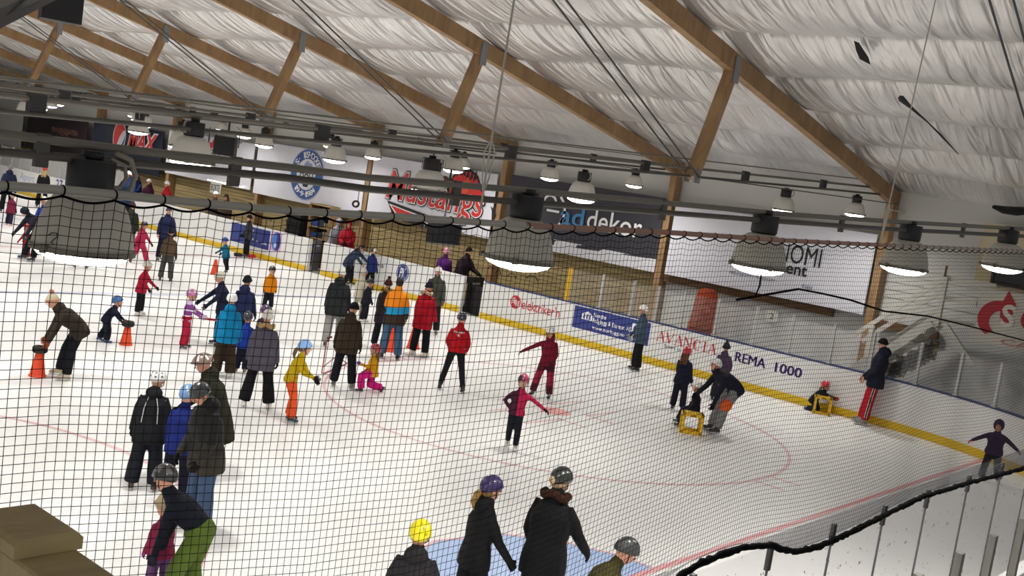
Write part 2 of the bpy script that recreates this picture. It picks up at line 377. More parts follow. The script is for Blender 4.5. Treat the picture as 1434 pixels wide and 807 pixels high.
for y in FR:
    tr = tag(empty('roof_truss', (17.3, y, 5.1)), kind='structure'); L = V((17.3, y, 5.1))
    P = lambda x, z, dy=0: V((x, y + dy, z)) - L
    m = MB(); m.beam(P(17.5, roofz(17.5) + .16), P(0, roofz(0) + .16), .19, .34); m.beam(P(-17.5, roofz(17.5) + .16), P(0, roofz(0) + .16), .19, .34); m.build('rafter', TIMBER, tr)
    top, bot = (8.28, roofz(8.28) + .02), (7.5, 4.86)
    m = MB(); m.beam(P(*top), P(*bot), .2, .2, upv=V((0, 1, 0))); m.build('strut', TIMBER, tr)
    m = MB(); m.box(P(top[0], top[1] + .02, -.115), (.2, .02, .5)); m.box(P(top[0], top[1] + .02, .115), (.2, .02, .5)); m.box(P(bot[0], bot[1] + .05, -.115), (.2, .02, .25)); m.box(P(bot[0], bot[1] + .05, .115), (.2, .02, .25)); m.build('strut_plate', STEEL, tr)
    for dy in (-.13, .13):
        m = MB(); m.tube([P(7.5, 4.92, dy), P(-.1, roofz(0) - .05, dy)], .016, 6); m.build('tie_rod', RODM, tr)
        m = MB(); m.tube([P(7.5, 4.9, dy), P(17.3, 5.15, dy)], .014, 6); m.build('tie_rod', RODM, tr)
m = MB()
p = [onpl(*q, V((.2, 0, 1)).normalized(), V((.2, 0, 1)).normalized().dot(V((17.5, 0, 5.36)))) for q in ((1196, 57), (1203, 60), (1216, 80), (1219, 90), (1204, 82), (1199, 70))]
m.poly(p, .01, V((0, 0, -1))); tag(m.build('ceiling_tear', plain('#0b0b0c', .9)), kind='structure')
m = MB(); m.tube([onpl(*q, V((.2, 0, 1)).normalized(), V((.2, 0, 1)).normalized().dot(V((17.5, 0, 5.3)))) for q in ((1262, 138), (1275, 150), (1300, 172), (1318, 190), (1342, 216))], [.06, .03, .012, .02, .008], 6); tag(m.build('ceiling_rip', plain('#39373a', .9)), kind='structure')
# ------------------------------------------------------------------ rink boards
BOARD = plain('#e9e8e6', .35, noise=.02, nscale=2); KICK = plain('#dcb714', .45); CAPB = plain('#34406f', .5); CAPW = plain('#f1f0ee', .4)
def wallstrip(mb, path, z0, z1, t0, t1, mi=0):
    """vertical strip along a path [(x, y, outward normal)] between offsets t0..t1"""
    v = []; f = []
    for (x, y, nx_, ny_) in path:
        v += [(x + nx_ * t0, y + ny_ * t0, z0), (x + nx_ * t1, y + ny_ * t1, z0), (x + nx_ * t1, y + ny_ * t1, z1), (x + nx_ * t0, y + ny_ * t0, z1)]
    for i in range(len(path) - 1):
        for a in range(4): f.append((i * 4 + a, i * 4 + (a + 1) % 4, (i + 1) * 4 + (a + 1) % 4, (i + 1) * 4 + a))
    k = (len(path) - 1) * 4; f += [(3, 2, 1, 0), (k, k + 1, k + 2, k + 3)]; mb.add(v, f, mi)
def boards(label, path, cap, h=1.1):
    L = V((path[0][0], path[0][1], 0)); r = tag(empty('rink_boards', L), label, 'boards', 'rink boards'); P = [(x - L.x, y - L.y, a, b) for x, y, a, b in path]
    m = MB(); wallstrip(m, P, .0, h, .0, .09); m.build('board_panel', BOARD, r)
    m = MB(); wallstrip(m, P, .004, .18, -.022, .0); m.build('kick_plate', KICK, r)
    m = MB(); wallstrip(m, P, h, h + .035, -.012, .13); m.build('cap_rail', cap, r)
    return r
side = lambda y: (BX, y, 1, 0)
corner = [(CCX + CR * math.cos(-a * D2R), CCY + CR * math.sin(-a * D2R), math.cos(-a * D2R), math.sin(-a * D2R)) for a in range(0, 91, 5)]
B1 = boards('long white rink boards with yellow base and dark blue advert, beyond the shelf gate', [side(57.0), side(23.35)], CAPW)
B2 = boards('short white rink boards with blue oval badge, between the two open gates', [side(22.55), side(15.95)], CAPW)
B3 = boards('white rink boards with red and purple lettering, curving round the near corner', [side(15.08), side(9), side(CCY + .01)] + corner, CAPB)
B4 = boards('white end boards under the clear end glass, bottom right', [(CCX - .01, EY, 0, -1), (-16, EY, 0, -1)], CAPW, .93)
def loc(root): return root.location
def advert(root, name, mbx, mats):
    return mbx.build(name, mats, root)
RED, PURP, NAVYB, WHT = plain('#c8303c', .5), plain('#4a2f7c', .5), plain('#2b3a86', .5), plain('#f2f2f2', .5)
BLK = plain('#17171a', .5)
def PB(root, px, py): return onx(px, py, BX) - root.location
def at_b(root, y, z): return V((BX, y, z)) - root.location
# elektriker'n
m = MB(); c = at_b(B3, 13.78, .74); disc(m, c, WX, WY, .2, .2, 0, .004)
for k in (-.6, 0, .6):
    q = [c + WX * (.19 * math.sin(t * .5) * 0 + (-.15 + .3 * t / 6)) + WY * (.1 * k + .05 * math.sin(t)) for t in range(7)]
    for a, b in zip(q[:-1], q[1:]): m.add([a - WY * .014 - V((.006, 0, 0)), b - WY * .014 - V((.006, 0, 0)), b + WY * .014 - V((.006, 0, 0)), a + WY * .014 - V((.006, 0, 0))], [(0, 1, 2, 3)], 1)
word(m, "elektriker'n", at_b(B3, 12.82, .74), WX, WY, 1.42, .3, 0, .004, .012); advert(B3, 'advert_lettering', m, [RED, WHT])
# blue builder's advert
m = MB(); y0, y1 = 11.62, 9.05; c = at_b(B3, (y0 + y1) / 2, .76); shape(m, [(0, 0), (1, 0), (1, 1), (0, 1)], c, WX, WY, y0 - y1, .62, 0, .004)
shape(m, [(0, 0), (1, 0), (1, .62), (.55, 1), (0, .62)], at_b(B3, 11.15, .86), WX, WY, .36, .24, 1, .007)
for k in range(3): shape(m, [(0, 0), (1, 0), (1, 1), (0, 1)], at_b(B3, 11.25 - k * .1, .83), WX, WY, .05, .15, 0, .009)
word(m, 'Nordre', at_b(B3, 10.72, .93), WX, WY, .42, .12, 1, .007, .012); word(m, 'Boligbygg & Entrepr. AS', at_b(B3, 10.3, .76), WX, WY, 1.3, .16, 1, .007, .012); word(m, 'www.norbygg.no', at_b(B3, 10.38, .57), WX, WY, 1.1, .13, 1, .007, .012)
shape(m, [(0, 0), (1, 0), (1, 1), (0, 1)], at_b(B3, 9.42, .77), WX, WY, .42, .4, 1, .007)
disc(m, at_b(B3, 9.46, .83), WX, WY, .12, .1, 0, .01)
advert(B3, 'advert_panel', m, [NAVYB, WHT])
# AVANCIA in a serif face made of thick and thin strokes
def serif(m, ch, c, w, h, mi):
    def q(a, b, t): # stroke with horizontal feet
        (x0, z0), (x1, z1) = a, b; shape(m, [(x0 - t, z0), (x0 + t, z0), (x1 + t, z1), (x1 - t, z1)], c, WX, WY, w, h, mi, .005)
    def foot(x, z, l=.17): shape(m, [(x - l, z), (x + l, z), (x + l, z + .045), (x - l, z + .045)], c, WX, WY, w, h, mi, .006)
    if ch == 'A': q((.12, 0), (.5, 1), .035); q((.86, 0), (.5, 1), .085); shape(m, [(.26, .3), (.74, .3), (.74, .35), (.26, .35)], c, WX, WY, w, h, mi, .005); foot(.12, 0); foot(.86, 0)
    if ch == 'V': q((.5, 0), (.14, 1), .085); q((.5, 0), (.88, 1), .035); foot(.14, .955); foot(.88, .955)
    if ch == 'N': q((.14, 0), (.14, 1), .04); q((.88, 0), (.88, 1), .04); q((.84, 0), (.18, 1), .085); foot(.14, 0); foot(.88, .955); foot(.1, .955, .12)
    if ch == 'I': q((.5, 0), (.5, 1), .16); foot(.5, 0, .4); foot(.5, .955, .4)
    if ch == 'C':
        P = [(.5 + .46 * math.cos(a * D2R), .5 + .52 * math.sin(a * D2R)) for a in range(45, 316, 15)]; Q = [(.5 + (.46 - .2 * (.5 - .5 * math.cos(2 * (a - 90) * D2R)) - .06) * math.cos(a * D2R) + .02, .5 + .45 * math.sin(a * D2R)) for a in range(45, 316, 15)]
        for i in range(len(P) - 1): shape(m, [P[i], P[i + 1], Q[i + 1], Q[i]], c, WX, WY, w, h, mi, .005)
        q((.83, .7), (.83, .92), .03)
m = MB(); yy = 8.82
for ch in 'AVANCIA':
    w = .15 if ch == 'I' else .27; serif(m, ch, at_b(B3, yy - w / 2, .8), w, .27, 0); yy -= w + (.0 if ch in 'A' else .015)
word(m, 'Sport o', at_b(B3, 8.3, .565), WX, WY, .5, .12, 1, .004, .01)
advert(B3, 'advert_lettering', m, [RED, plain('#4c4a55', .5)])
m = MB(); [word(m, s_, at_b(B3, y_ + e_, z_), WX, WY, w_, .24, 0, .004 + abs(e_) * .05, 0) for e_ in (-.012, 0, .012) for s_, y_, z_, w_ in (('REMA', 6.02, .76, .84), ('1000', 4.98, .745, .7))]; advert(B3, 'advert_lettering', m, [PURP])
# dark blue advert beyond gate, oval badge, pale club words
m = MB(); shape(m, [(0, 0), (1, 0), (1, 1), (0, 1)], at_b(B1, 26.75, .72), WX, WY, 2.35, .7, 0, .004)
for y_, z_, w_, h_ in ((26.62, .93, .16, .1), (26.66, .8, .1, .1), (26.6, .62, .2, .14), (25.85, .56, .34, .1), (26.3, .58, .2, .07)): shape(m, [(0, .1), (.3, 0), (.45, .5), (.8, .2), (1, .7), (.6, 1), (.2, .7)], at_b(B1, y_, z_), WX, WY, w_, h_, 3, .007)
shape(m, [(0, 0), (1, 0), (1, 1), (0, 1)], at_b(B1, 25.2, .76), WX, WY, .62, .7, 1, .004); disc(m, at_b(B1, 25.18, .76), WX, WY, .26, .34, 2, .008); disc(m, at_b(B1, 25.18, .76), WX, WY, .26, .34, 0, .01, 24, 0, -90, 90)
disc(m, at_b(B1, 25.22, .62), WX, WY, .07, .1, 3, .012)
advert(B1, 'advert_panel', m, [NAVYB, plain('#d7a9d3', .5), plain('#4a78c8', .5), plain('#c8d2ee', .5)])
m = MB(); word(m, 'Aport', onx(38, 250, BX) - B1.location, WX, WY, 1.4, .45, 0, .004); word(m, '27', onx(83, 258, BX) - B1.location, WX, WY, .6, .4, 1, .004, .02); advert(B1, 'advert_lettering', m, [plain('#9fb2da', .5), NAVYB])
m = MB(); c = at_b(B2, 18.6, .77); disc(m, c, WX, WY, .29, .29, 0, .004); disc(m, c, WX, WY, .25, .25, 1, .006, 32, .94); word(m, 'PK', c, WX, WY, .26, .3, 1, .007, .01, .2)
advert(B2, 'badge', m, [NAVYB, WHT])
m = MB(); word(m, 'ok.s', onx(530, 371, BX) - B2.location, WX, WY, .5, .14, 0, .004, .01); advert(B2, 'advert_lettering', m, [plain('#3b3b44', .5)])
# gate ends
for y, root in ((23.35, B1), (22.55, B2), (15.95, B2), (15.08, B3)):
    m = MB(); m.box(V((BX + .05, y, .56)) - root.location, (.13, .05, 1.14)); m.build('end_post', CAPW, root)
# ------------------------------------------------------------------ glass above the boards
GLASS = glass_mat('board_glass', (.97, .97, .97), .04, .04); GLASS2 = glass_mat('end_glass', (.98, .98, .985), .025, .07, True); ALU = plain('#c4c4c2', .4, metal=.3)
m = MB(); m.box((BX + .05, 12.0, 1.6), (.07, .09, .96)); tag(m.build('stanchion', plain('#e3b31a', .5), loc=(BX + .05, 12.0, 1.13)), 'yellow padded glass post standing where the side glass begins', 'post', 'side glass posts')
path = []
ysp = [12.0, 10.84, 9.79, 9.01, 8.2, 7.19, 6.09, 5.1, 4.03, 3.05]
gp = [(BX + .05, y, 0.0) for y in ysp]
for a in (8, 17, 26, 35, 45, 55, 65, 75, 85): gp.append((CCX + (CR + .05) * math.cos(-a * D2R), CCY + (CR + .05) * math.sin(-a * D2R), -a * D2R))
names = ['first', 'second', 'third', 'fourth', 'fifth', 'sixth', 'seventh', 'eighth', 'ninth', 'tenth', 'eleventh', 'twelfth', 'thirteenth', 'fourteenth', 'fifteenth', 'sixteenth', 'seventeenth', 'eighteenth', 'nineteenth']
post = None
for i, (x, y, a) in enumerate(gp[1:]):
    if post is None:
        m = MB(); m.box((0, 0, .48), (.06, .06, .96)); m.box((0, 0, .02), (.1, .1, .04)); post = o = m.build('stanchion', ALU, loc=(0, 0, 0))
    else: o = post.copy(); COL.objects.link(o)
    o.location = (x, y, 1.135); o.rotation_euler.z = a
    tag(o, f'pale metal glass post on the white boards, {names[i]} past the yellow post', 'post', 'side glass posts')
for i in range(len(gp) - 1):
    A, B = V((gp[i][0], gp[i][1], 0)), V((gp[i + 1][0], gp[i + 1][1], 0)); d = (B - A).normalized(); A += d * .035; B -= d * .035
    m = MB(); m.beam(A + V((0, 0, 1.6)), B + V((0, 0, 1.6)), .012, .92)
    tag(m.build('side_screen', GLASS, loc=tuple((A + B) / 2 + V((0, 0, 1.14)))), f'clear side screen, {names[i]} past the yellow post', 'glass', 'side glass panels')
ex = [-7.6, -6.57, -5.55, -4.55, -3.58, -2.6, -1.64, -.67, .42, 1.45, 2.5, 3.5, 4.5, 5.5, 6.5]
GY = EY - .06
for i, x in enumerate(ex[:-1]):
    m = MB(); m.box(((x + ex[i + 1]) / 2, GY, 1.665), (ex[i + 1] - x - .012, .014, 1.39))
    g = m.build('end_screen', GLASS2, loc=((x + ex[i + 1]) / 2, GY, .97)); tag(g, f'clear end screen, {names[i]} from the left under the hanging net', 'glass', 'end glass panels')
    m = MB(); m.box((x, GY - .0, 2.275), (.04, .03, .16)); m.box((x, GY, 1.66), (.0055, .016, 1.38)); c = m.build('seam_strip', plain('#2c2c30', .5)); c.parent = g; c.location = -V(g.location)
ep = None
for i, x in enumerate(ex[2:-2]):
    if ep is None:
        m = MB(); R_ = [(-.045, -.035), (.045, -.035), (.045, .0), (.02, .035), (-.02, .035), (-.045, .0)]
        m.loft([[V((a, b, z)) for a, b in R_] for z in (0, .66)]); m.box((0, .0, .012), (.13, .1, .024)); ep = o = m.build('support_stanchion', plain('#7f7d76', .4, metal=.55), loc=(0, 0, 0))
    else: o = ep.copy(); COL.objects.link(o)
    o.location = (x, GY - .05, .967)
    tag(o, f'short grey support post below the end glass seam, {names[i]} from the left', 'post', 'end glass support posts')

fy = [onx(px, 222, BX + .05).y for px in (2, 17.5, 29, 45, 57, 73, 88)] + [36.3, 35.2]
fy[0] = max(fy[0], fy[1] + 1.2)
for i, y in enumerate(fy):
    o = post.copy(); COL.objects.link(o); o.location = (BX + .05, y, 1.135); o.rotation_euler.z = 0
    tag(o, f'pale metal glass post on the far left boards, {names[i]} from the left edge', 'post', 'far left glass posts')
    if i < len(fy) - 1:
        m = MB(); m.box((BX + .05, (y + fy[i + 1]) / 2, 1.6), (.012, abs(y - fy[i + 1]) - .07, .92)); tag(m.build('side_screen', glass_mat('hazy_glass', (.9, .9, .9), .05, .35), loc=(BX + .05, (y + fy[i + 1]) / 2, 1.14)), f'hazy clear screen on the far left boards, {names[i]} from the left edge', 'glass', 'far left screens')
# ================================================================== BANNERS ON THE RIGHT WALL
BNX = 17.10
def banner(label, yl, yr, z0, z1, m0, extra=None, mats=(), zr0=None, name='banner'):
    L = V((BNX + .012, (yl + yr) / 2, z0)); r = tag(empty(name, L), label, 'banner', 'banners on the right wall')
    m = MB(); N = 24
    def P(t, s, x):
        zb = z0 + ((zr0 - z0) * t if zr0 is not None else 0); y = yl + (yr - yl) * t; return V((BNX + x + .012 * math.sin(t * 17) * math.sin(s * 3.1), y, zb + (z1 - zb) * s)) - L
    v = []; f = []
    for j in range(5):
        for i in range(N + 1): v.append(P(i / N, j / 4, 0))
    for j in range(4):
        for i in range(N): f.append((j * (N + 1) + i, j * (N + 1) + i + 1, (j + 1) * (N + 1) + i + 1, (j + 1) * (N + 1) + i))
    k = len(v); v += [p + V((.02, 0, 0)) for p in v[:]]; f += [tuple(k + a for a in q[::-1]) for q in f[:]]; m.add(v, f)
    m.build('canvas', m0, r, True)
    if extra:
        m = MB(); extra(m, lambda px, py: onx(px, py, BNX) - L, lambda y, z: V((BNX, y, z)) - L); m.build('print', list(mats), r)
    return r
BANW = plain('#dfdee6', .5, noise=.02, nscale=2); BAND = plain('#32313a', .55, noise=.06, nscale=3); BANN = plain('#141a2c', .5); BANM = plain('#241a1d', .5)
OFF = .03
def e_nomi(m, P, Q):
    c = P(1117, 360); w = 1.02
    word(m, 'NOMI', P(1120, 357), WX, WY, 1.25, .5, 0, OFF, 0); word(m, 'ment', P(1108, 377), WX, WY, .95, .27, 0, OFF, .02)
    word(m, 'REVISJON / RÅDGIV', P(1054, 387), WX, WY, 1.4, .11, 1, OFF, .01); word(m, 'Kelid', P(1131, 402), WX, WY, .28, .1, 1, OFF, .01)
banner('white banner with black serif lettering ending in OMI, nearest the stairs', 10.3, 4.3, 2.26, 4.32, BANW, e_nomi, [BLK, plain('#6b6f8c', .5)])
def e_ad(m, P, Q):
    for s, px, py, mi, w in (('a', 798.5, 304.5, 2, .36), ('d', 810, 0, 2, .36),):
        pass
    z = 3.37
    c0 = P(771, 295)
    disc(m, c0, WX, WY, .62, .62, 0, OFF, 24, .86, -75, 55); disc(m, c0 + WY * .18 - WX * .05, WX, WY, .3, .34, 0, OFF, 16, .74, 20, 190); shape(m, [(0, .38), (1, .38), (1, .62), (0, .62)], c0 + WX * .12, WX, WY, .5, .3, 0, OFF)
    word(m, 'ad', P(802, 303), WX, WY, .92, .62, 1, OFF, .012)
    word(m, 'dekor', P(861, 313), WX, WY, 2.0, .62, 0, OFF, .006)
banner('dark grey banner with blue and white lettering', 16.55, 10.65, 2.36, 4.42, BAND, e_ad, [WHT, plain('#3f86bd', .5)], zr0=2.62)
def e_strip(m, P, Q):
    disc(m, P(815, 352), WX, WY, .09, .09, 0, OFF, 16, .6); word(m, 'Entreprenør', P(840, 358), WX, WY, .95, .14, 0, OFF, .004); disc(m, P(880, 362), WX, WY, .09, .09, 1, OFF, 16, .6); word(m, 'norbygg', P(897, 369), WX, WY, .8, .13, 1, OFF, .004)
banner('narrow white strip banner with small lettering below the dark grey banner', 15.3, 10.65, 2.24, 2.62, plain('#d9d9de', .5), None, [plain('#9a9ba2', .5), plain('#8a90b0', .5)])
def e_must(m, P, Q):
    c = P(608, 277); X = (V((0, -1, -.02))).normalized(); Y = WY
    word(m, 'Mustangs', c, X, Y, 4.8, 1.46, 1, OFF, .05, .22); word(m, 'Mustangs', c, X, Y, 4.72, 1.4, 2, OFF + .01, .028, .22); word(m, 'Mustangs', c, X, Y, 4.65, 1.32, 0, OFF + .02, .005, .22)
    sw = [(0, 1), (.18, .2), (1, 0), (1, .42), (.4, .75)]
    c2 = P(578, 301); shape(m, [(-.04, 1.12), (.15, -.05), (1.02, -.2), (1.02, .6), (.4, .92)], c2, X, Y, 2.5, .5, 1, OFF); shape(m, sw, c2, X, Y, 2.45, .42, 2, OFF + .01); shape(m, [(.04, .9), (.2, .28), (1, .1), (1, .34), (.4, .66)], c2, X, Y, 2.4, .42, 0, OFF + .02)
    h = P(655, 264); H = [(0, .35), (.1, .75), (.3, .98), (.55, 1.0), (.72, .86), (.86, .52), (1.0, .3), (.98, .12), (.86, .06), (.74, .2), (.6, .28), (.5, .05), (.25, .0), (.1, .12)]
    shape(m, [(x * 1.06 - .03, y * 1.08 - .03) for x, y in H], h, X, Y, 1.75, 1.15, 1, OFF - .004); shape(m, H, h, X, Y, 1.7, 1.1, 0, OFF + .004)
    for i in range(6):
        a = .12 + i * .1; shape(m, [(a, .8 + .1 * math.sin(i)), (a + .06, 1.12), (a + .1, .84)], h, X, Y, 1.7, 1.1, 1, OFF + .006)
    shape(m, [(.25, .55), (.5, .8), (.62, .62), (.5, .35), (.3, .3)], h, X, Y, 1.7, 1.1, 3, OFF + .008); disc(m, h + X * .46 + Y * .12, X, Y, .06, .04, 2, OFF + .01, 12); disc(m, h + X * .48 + Y * .12, X, Y, .025, .03, 1, OFF + .012, 12)
    shape(m, [(.0, 1), (.3, .7), (.5, 0), (.9, .5), (.6, .8)], P(691, 300), X, Y, .3, .5, 1, OFF + .01)
    disc(m, P(623, 255), X, Y, .26, .2, 1, OFF + .012, 16); disc(m, P(623, 255), X, Y, .22, .16, 4, OFF + .016, 16)
REDB = plain('#d2312f', .5)
banner('white banner with red script lettering outlined in black and a red horse head', 23.15, 17.15, 2.22, 4.35, BANW, e_must, [REDB, BLK, WHT, plain('#dd5b3b', .5), plain('#7c2b33', .5)])
def arc_text(m, s, c, r, h, a0, a1, mi, inside=False):
    n = len(s)
    for i, ch in enumerate(s):
        if ch == ' ': continue
        a = (a0 + (a1 - a0) * i / (n - 1)) * D2R; rd = WX * math.cos(a) + WY * math.sin(a); tg = WX * math.sin(a) - WY * math.cos(a)
        if inside: rd, tg = -rd, -tg
        cc = c + (WX * math.cos(a) + WY * math.sin(a)) * r
        w = .5 * h if ch in 'I.-1' else .82 * h
        if ch in '.-': word(m, ch, cc, tg, rd, .3 * h, .18 * h, mi, OFF + .008, .02)
        else: word(m, ch, cc, tg, rd, w, h, mi, OFF + .008, .02)
def e_circ(m, P, Q):
    c = Q(26.72, 3.23); disc(m, c, WX, WY, .98, .98, 1, OFF - .004, 40); disc(m, c, WX, WY, .94, .94, 0, OFF, 40, .62); disc(m, c, WX, WY, .6, .6, 2, OFF + .002, 32)
    arc_text(m, 'I.S. ISHOCKEY', c, .76, .24, 172, 20, 3); arc_text(m, '19-9-1984', c, .76, .22, 228, 312, 3, True)
    word(m, 'HALL', c + WX * .05 + WY * .02, WX, WY, .9, .24, 4, OFF + .006, .02)
    shape(m, [(.1, .2), (.2, .7), (.45, 1), (.6, .8), (.9, .75), (1, .4), (.7, .3), (.5, 0), (.3, .3)], c + WY * .33, WX, WY, .62, .4, 1, OFF + .006); shape(m, [(0, .5), (.2, 1), (.8, 1), (1, .5), (.8, 0), (.2, 0)], c - WY * .38, WX, WY, .38, .2, 4, OFF + .006)
    shape(m, [(0, .2), (.3, 1), (1, .9), (.9, .1)], c + WX * .62 - WY * .02, WX, WY, .28, .3, 0, OFF + .008)
banner('white banner with round blue club crest', 29.95, 23.45, 2.12, 4.2, BANW, e_circ, [plain('#335a9c', .5), plain('#8f9fc4', .5), plain('#e6e6ec', .5), WHT, plain('#25262c', .5)])
def e_w2(m, P, Q):
    shape(m, [(.2, .1), (0, .55), (.3, .6), (.5, 1), (.9, .8), (1, .3), (.75, .0), (.6, .4), (.4, .2)], P(300, 202), WX, WY, .62, .55, 0, OFF)
    word(m, 'Stor', P(303, 215), WX, WY, .9, .25, 1, OFF, .0, .2); shape(m, [(0, 0), (1, 0), (1, 1), (0, 1)], P(292, 205), WX, WY, .07, 1.6, 1, OFF)
banner('white banner divided by a black line, behind the hanging black speaker', 36.35, 30.15, 2.2, 4.06, BANW, e_w2, [REDB, BLK])
def e_max(m, P, Q):
    c = P(168, 192); disc(m, c, WX, WY, .56, .74, 2, OFF, 28); 
    H = []
    for i in range(25):
        a = (30 + 200 * i / 24) * D2R; H.append((.5 + .46 * math.cos(a), .5 + .46 * math.sin(a)))
    H += [(.34, .22), (.5, .5), (.74, .7)]
    shape(m, H, c, WX, WY, 1.1, 1.46, 0, OFF + .004); shape(m, [(.55, .06), (.75, .12), (.95, .4), (.96, .6), (.85, .4)], c, WX, WY, 1.1, 1.46, 3, OFF + .004)
    X = V((0, -1, 0)); c2 = P(200, 199); word(m, 'MAX', c2, X, WY, 2.5, .95, 2, OFF, .09, .25); word(m, 'MAX', c2, X, WY, 2.35, .82, 0, OFF + .006, .03, .25); word(m, 'PEPSI', P(196, 180), X, WY, 1.5, .32, 2, OFF, .03)
banner('dark navy banner with round red white and blue emblem and red MAX lettering', 42.75, 36.75, 1.95, 3.95, BANN, e_max, [plain('#d8352f', .5), BLK, plain('#e3e3ea', .5), plain('#24407e', .5)])
def e_mar(m, P, Q):
    word(m, 'PRINSENSGATEN', P(91, 184), WX, WY, 2.5, .24, 0, OFF, .004); word(m, 'HOTEL', P(91, 189), WX, WY, .8, .12, 0, OFF, .0)
banner('dark maroon banner with small copper lettering', 49.3, 43.25, 2.0, 3.85, BANM, e_mar, [plain('#93625c', .5)])
banner('plain white banner at the far left end of the wall', 55.6, 49.75, 1.9, 3.75, plain('#cfcdc9', .5))
# ------------------------------------------------------------------ lettered plates
def plate(label, pos, w, h, s, tw, th, mw=None):
    r = tag(empty('sign', V(pos)), label, 'sign'); m = MB(); m.box((0, 0, 0), (.02, w, h)); m.build('plate', plain('#e4e2da', .5), r)
    m = MB(); word(m, s, (-.011, 0, 0), WX, WY, tw, th, 0, .003, .012); m.build('lettering', BLK, r); return r
plate('white sign plate reading BORTE under the tube light', onx(302, 263, 16.8), .72, .46, 'BORTE', .6, .28)
plate('small white plate with a number 2 on the grey wall', onx(1081, 443, 17.42), .36, .3, '2', .12, .17)
# ================================================================== LAMP ROWS
HOUS, REFL = plain('#141416', .6), mat('reflector_shell', S('#b6b1a4'), .5, metal=0, noise=.08, nscale=3)
RIM = plain('#6d685e', .5, metal=.3); PIPE = plain('#6e695f', .5, metal=.2); PIPED = plain('#504c46', .55, metal=.2)
LENS = mat('lamp_glass', S('#fffaf2'), .3, emit=9.0)
REFL2 = mat('reflector_white', S('#d6d2c8'), .4, noise=.05, nscale=3)
def add_light(parent, power, size=.42):
    l = bpy.data.lights.new('lamp_light', 'AREA'); l.shape = 'DISK'; l.size = size; l.energy = power; l.color = (1.0, .97, .92); l.spread = math.pi * .92
    o = bpy.data.objects.new('lamp_light', l); COL.objects.link(o); o.parent = parent; o.location = (0, 0, -.12); return o
LAMP_POWER = 95
def make_lamp(shell, name='high_bay_lamp'):
    r = empty(name)
    m = MB(); m.lathe([(.0, .43), (.105, .43), (.112, .425), (.112, .285), (.1, .27), (.0, .27)], n=24); m.lathe([(.05, .47), (.05, .43)], n=12); m.build('ballast_housing', HOUS, r, True)
    m = MB(); prof = [(.085, .272), (.125, .262), (.16, .236), (.188, .19), (.21, .125), (.228, .05), (.238, -.012)]; prof += [(a - .008, b - .002) for a, b in prof[::-1]]
    n = 48; R_ = []
    for i, (rr, z) in enumerate(prof):
        R_.append([V(((rr + .002 * (a % 2)) * math.cos(2 * math.pi * a / n), (rr + .002 * (a % 2)) * math.sin(2 * math.pi * a / n), z)) for a in range(n)])
    m.loft(R_, cap=False, closed=False); m.build('reflector', shell, r, True)
    m = MB(); m.lathe([(.236, -.02), (.246, -.02), (.246, .004), (.236, .004)], n=36, cap=False)
    for a in (40, 220, 130): m.box((.25 * math.cos(a * D2R), .25 * math.sin(a * D2R), -.005), (.03, .03, .04))
    m.build('rim_clips', RIM, r)
    m = MB(); m.lathe([(.234, -.014), (.205, -.045), (.14, -.07), (.06, -.083), (.001, -.085)], n=32, cap=False); m.build('glass_lens', LENS, r, True)
    m = MB(); m.tube([(.09, 0, .44), (.15, .01, .42), (.165, .015, .36), (.14, .01, .31), (.1, 0, .305)], .011, 8); m.build('cable', plain('#8e877a', .6), r)
    add_light(r, LAMP_POWER)
    return r
def place_lamp(src, p, rz, label, grp, first=[None]):
    o = copy_tree(src); o.location = p; o.rotation_euler.z = rz; tag(o, label, 'lamp', grp); return o
LP = make_lamp(REFL); LPW = make_lamp(REFL2)
NA = V((.11, 1, 0)).normalized(); CA = NA.dot(V((-7.43, -1.69, 0)))
rowA = [((118, 330), 'largest', 'grey bell lamp nearest the camera, with a handwritten 2 on its shell'), ((728, 350), '', 'grey bell lamp hanging in front of the dark grey banner'), ((1063, 362), '', 'grey bell lamp hanging in front of the white OMI banner'), ((1267, 366), '', 'grey bell lamp in front of the last timber column'), ((1405, 366), '', 'grey bell lamp nearest the cream panels at the stairs')]
for i, (p, k, lab) in enumerate(rowA):
    w = onpl(*p, NA, CA) - V((0, 0, .055)); o = place_lamp(LP, w, -.4 + i * .3, lab, 'grey bell lamps of the front row'); o.scale = (.95, .95, .95)
    if i == 0:
        d = (CAM - w); d.z = 0; d.normalize(); sd = V((-d.y, d.x, 0)); m = MB()
        pts = [(-.155, .06), (-.14, .075), (-.12, .075), (-.115, .06), (-.13, .045), (-.14, .03), (-.13, .025)]
        q = []
        for a, z in pts:
            rr = .24 - z * .16; q.append(sd * (-a * -1) + d * math.sqrt(max(0, (rr + .006) ** 2 - a * a)) + V((0, 0, z)))
        R0 = M.Rotation(-o.rotation_euler.z, 3, 'Z'); m.tube([R0 @ p_ for p_ in q], .0028, 6); m.build('handwritten_mark', BLK, o)
def rowlamps(y, fz, xs, labels, grp):
    for x, lab in zip(xs, labels): place_lamp(LPW, V((x, y, fz(x) - .05)), x, lab, grp)
rowlamps(4.2, lambda x: 4.07 + .047 * x, (.78, 4.3, 11.48, 15.2), ('white bell lamp in front of the red script banner', 'white bell lamp directly above the dark banner lettering', 'white bell lamp above the white OMI banner, left of the next one', 'white bell lamp beside the foot of the last roof rafter'), 'white bell lamps of the second row')
rowlamps(10.6, lambda x: 4.05 + .042 * x, (1.03, 4.53, 8.0, 11.5, 15.26), ('white bell lamp in front of the dark navy banner edge', 'lit white bell lamp covering part of the round blue crest', 'white bell lamp just right of the small black speaker', 'small white bell lamp at the left end of the dark grey banner', 'small white bell lamp at the right end of the dark grey banner'), 'white bell lamps of the third row')
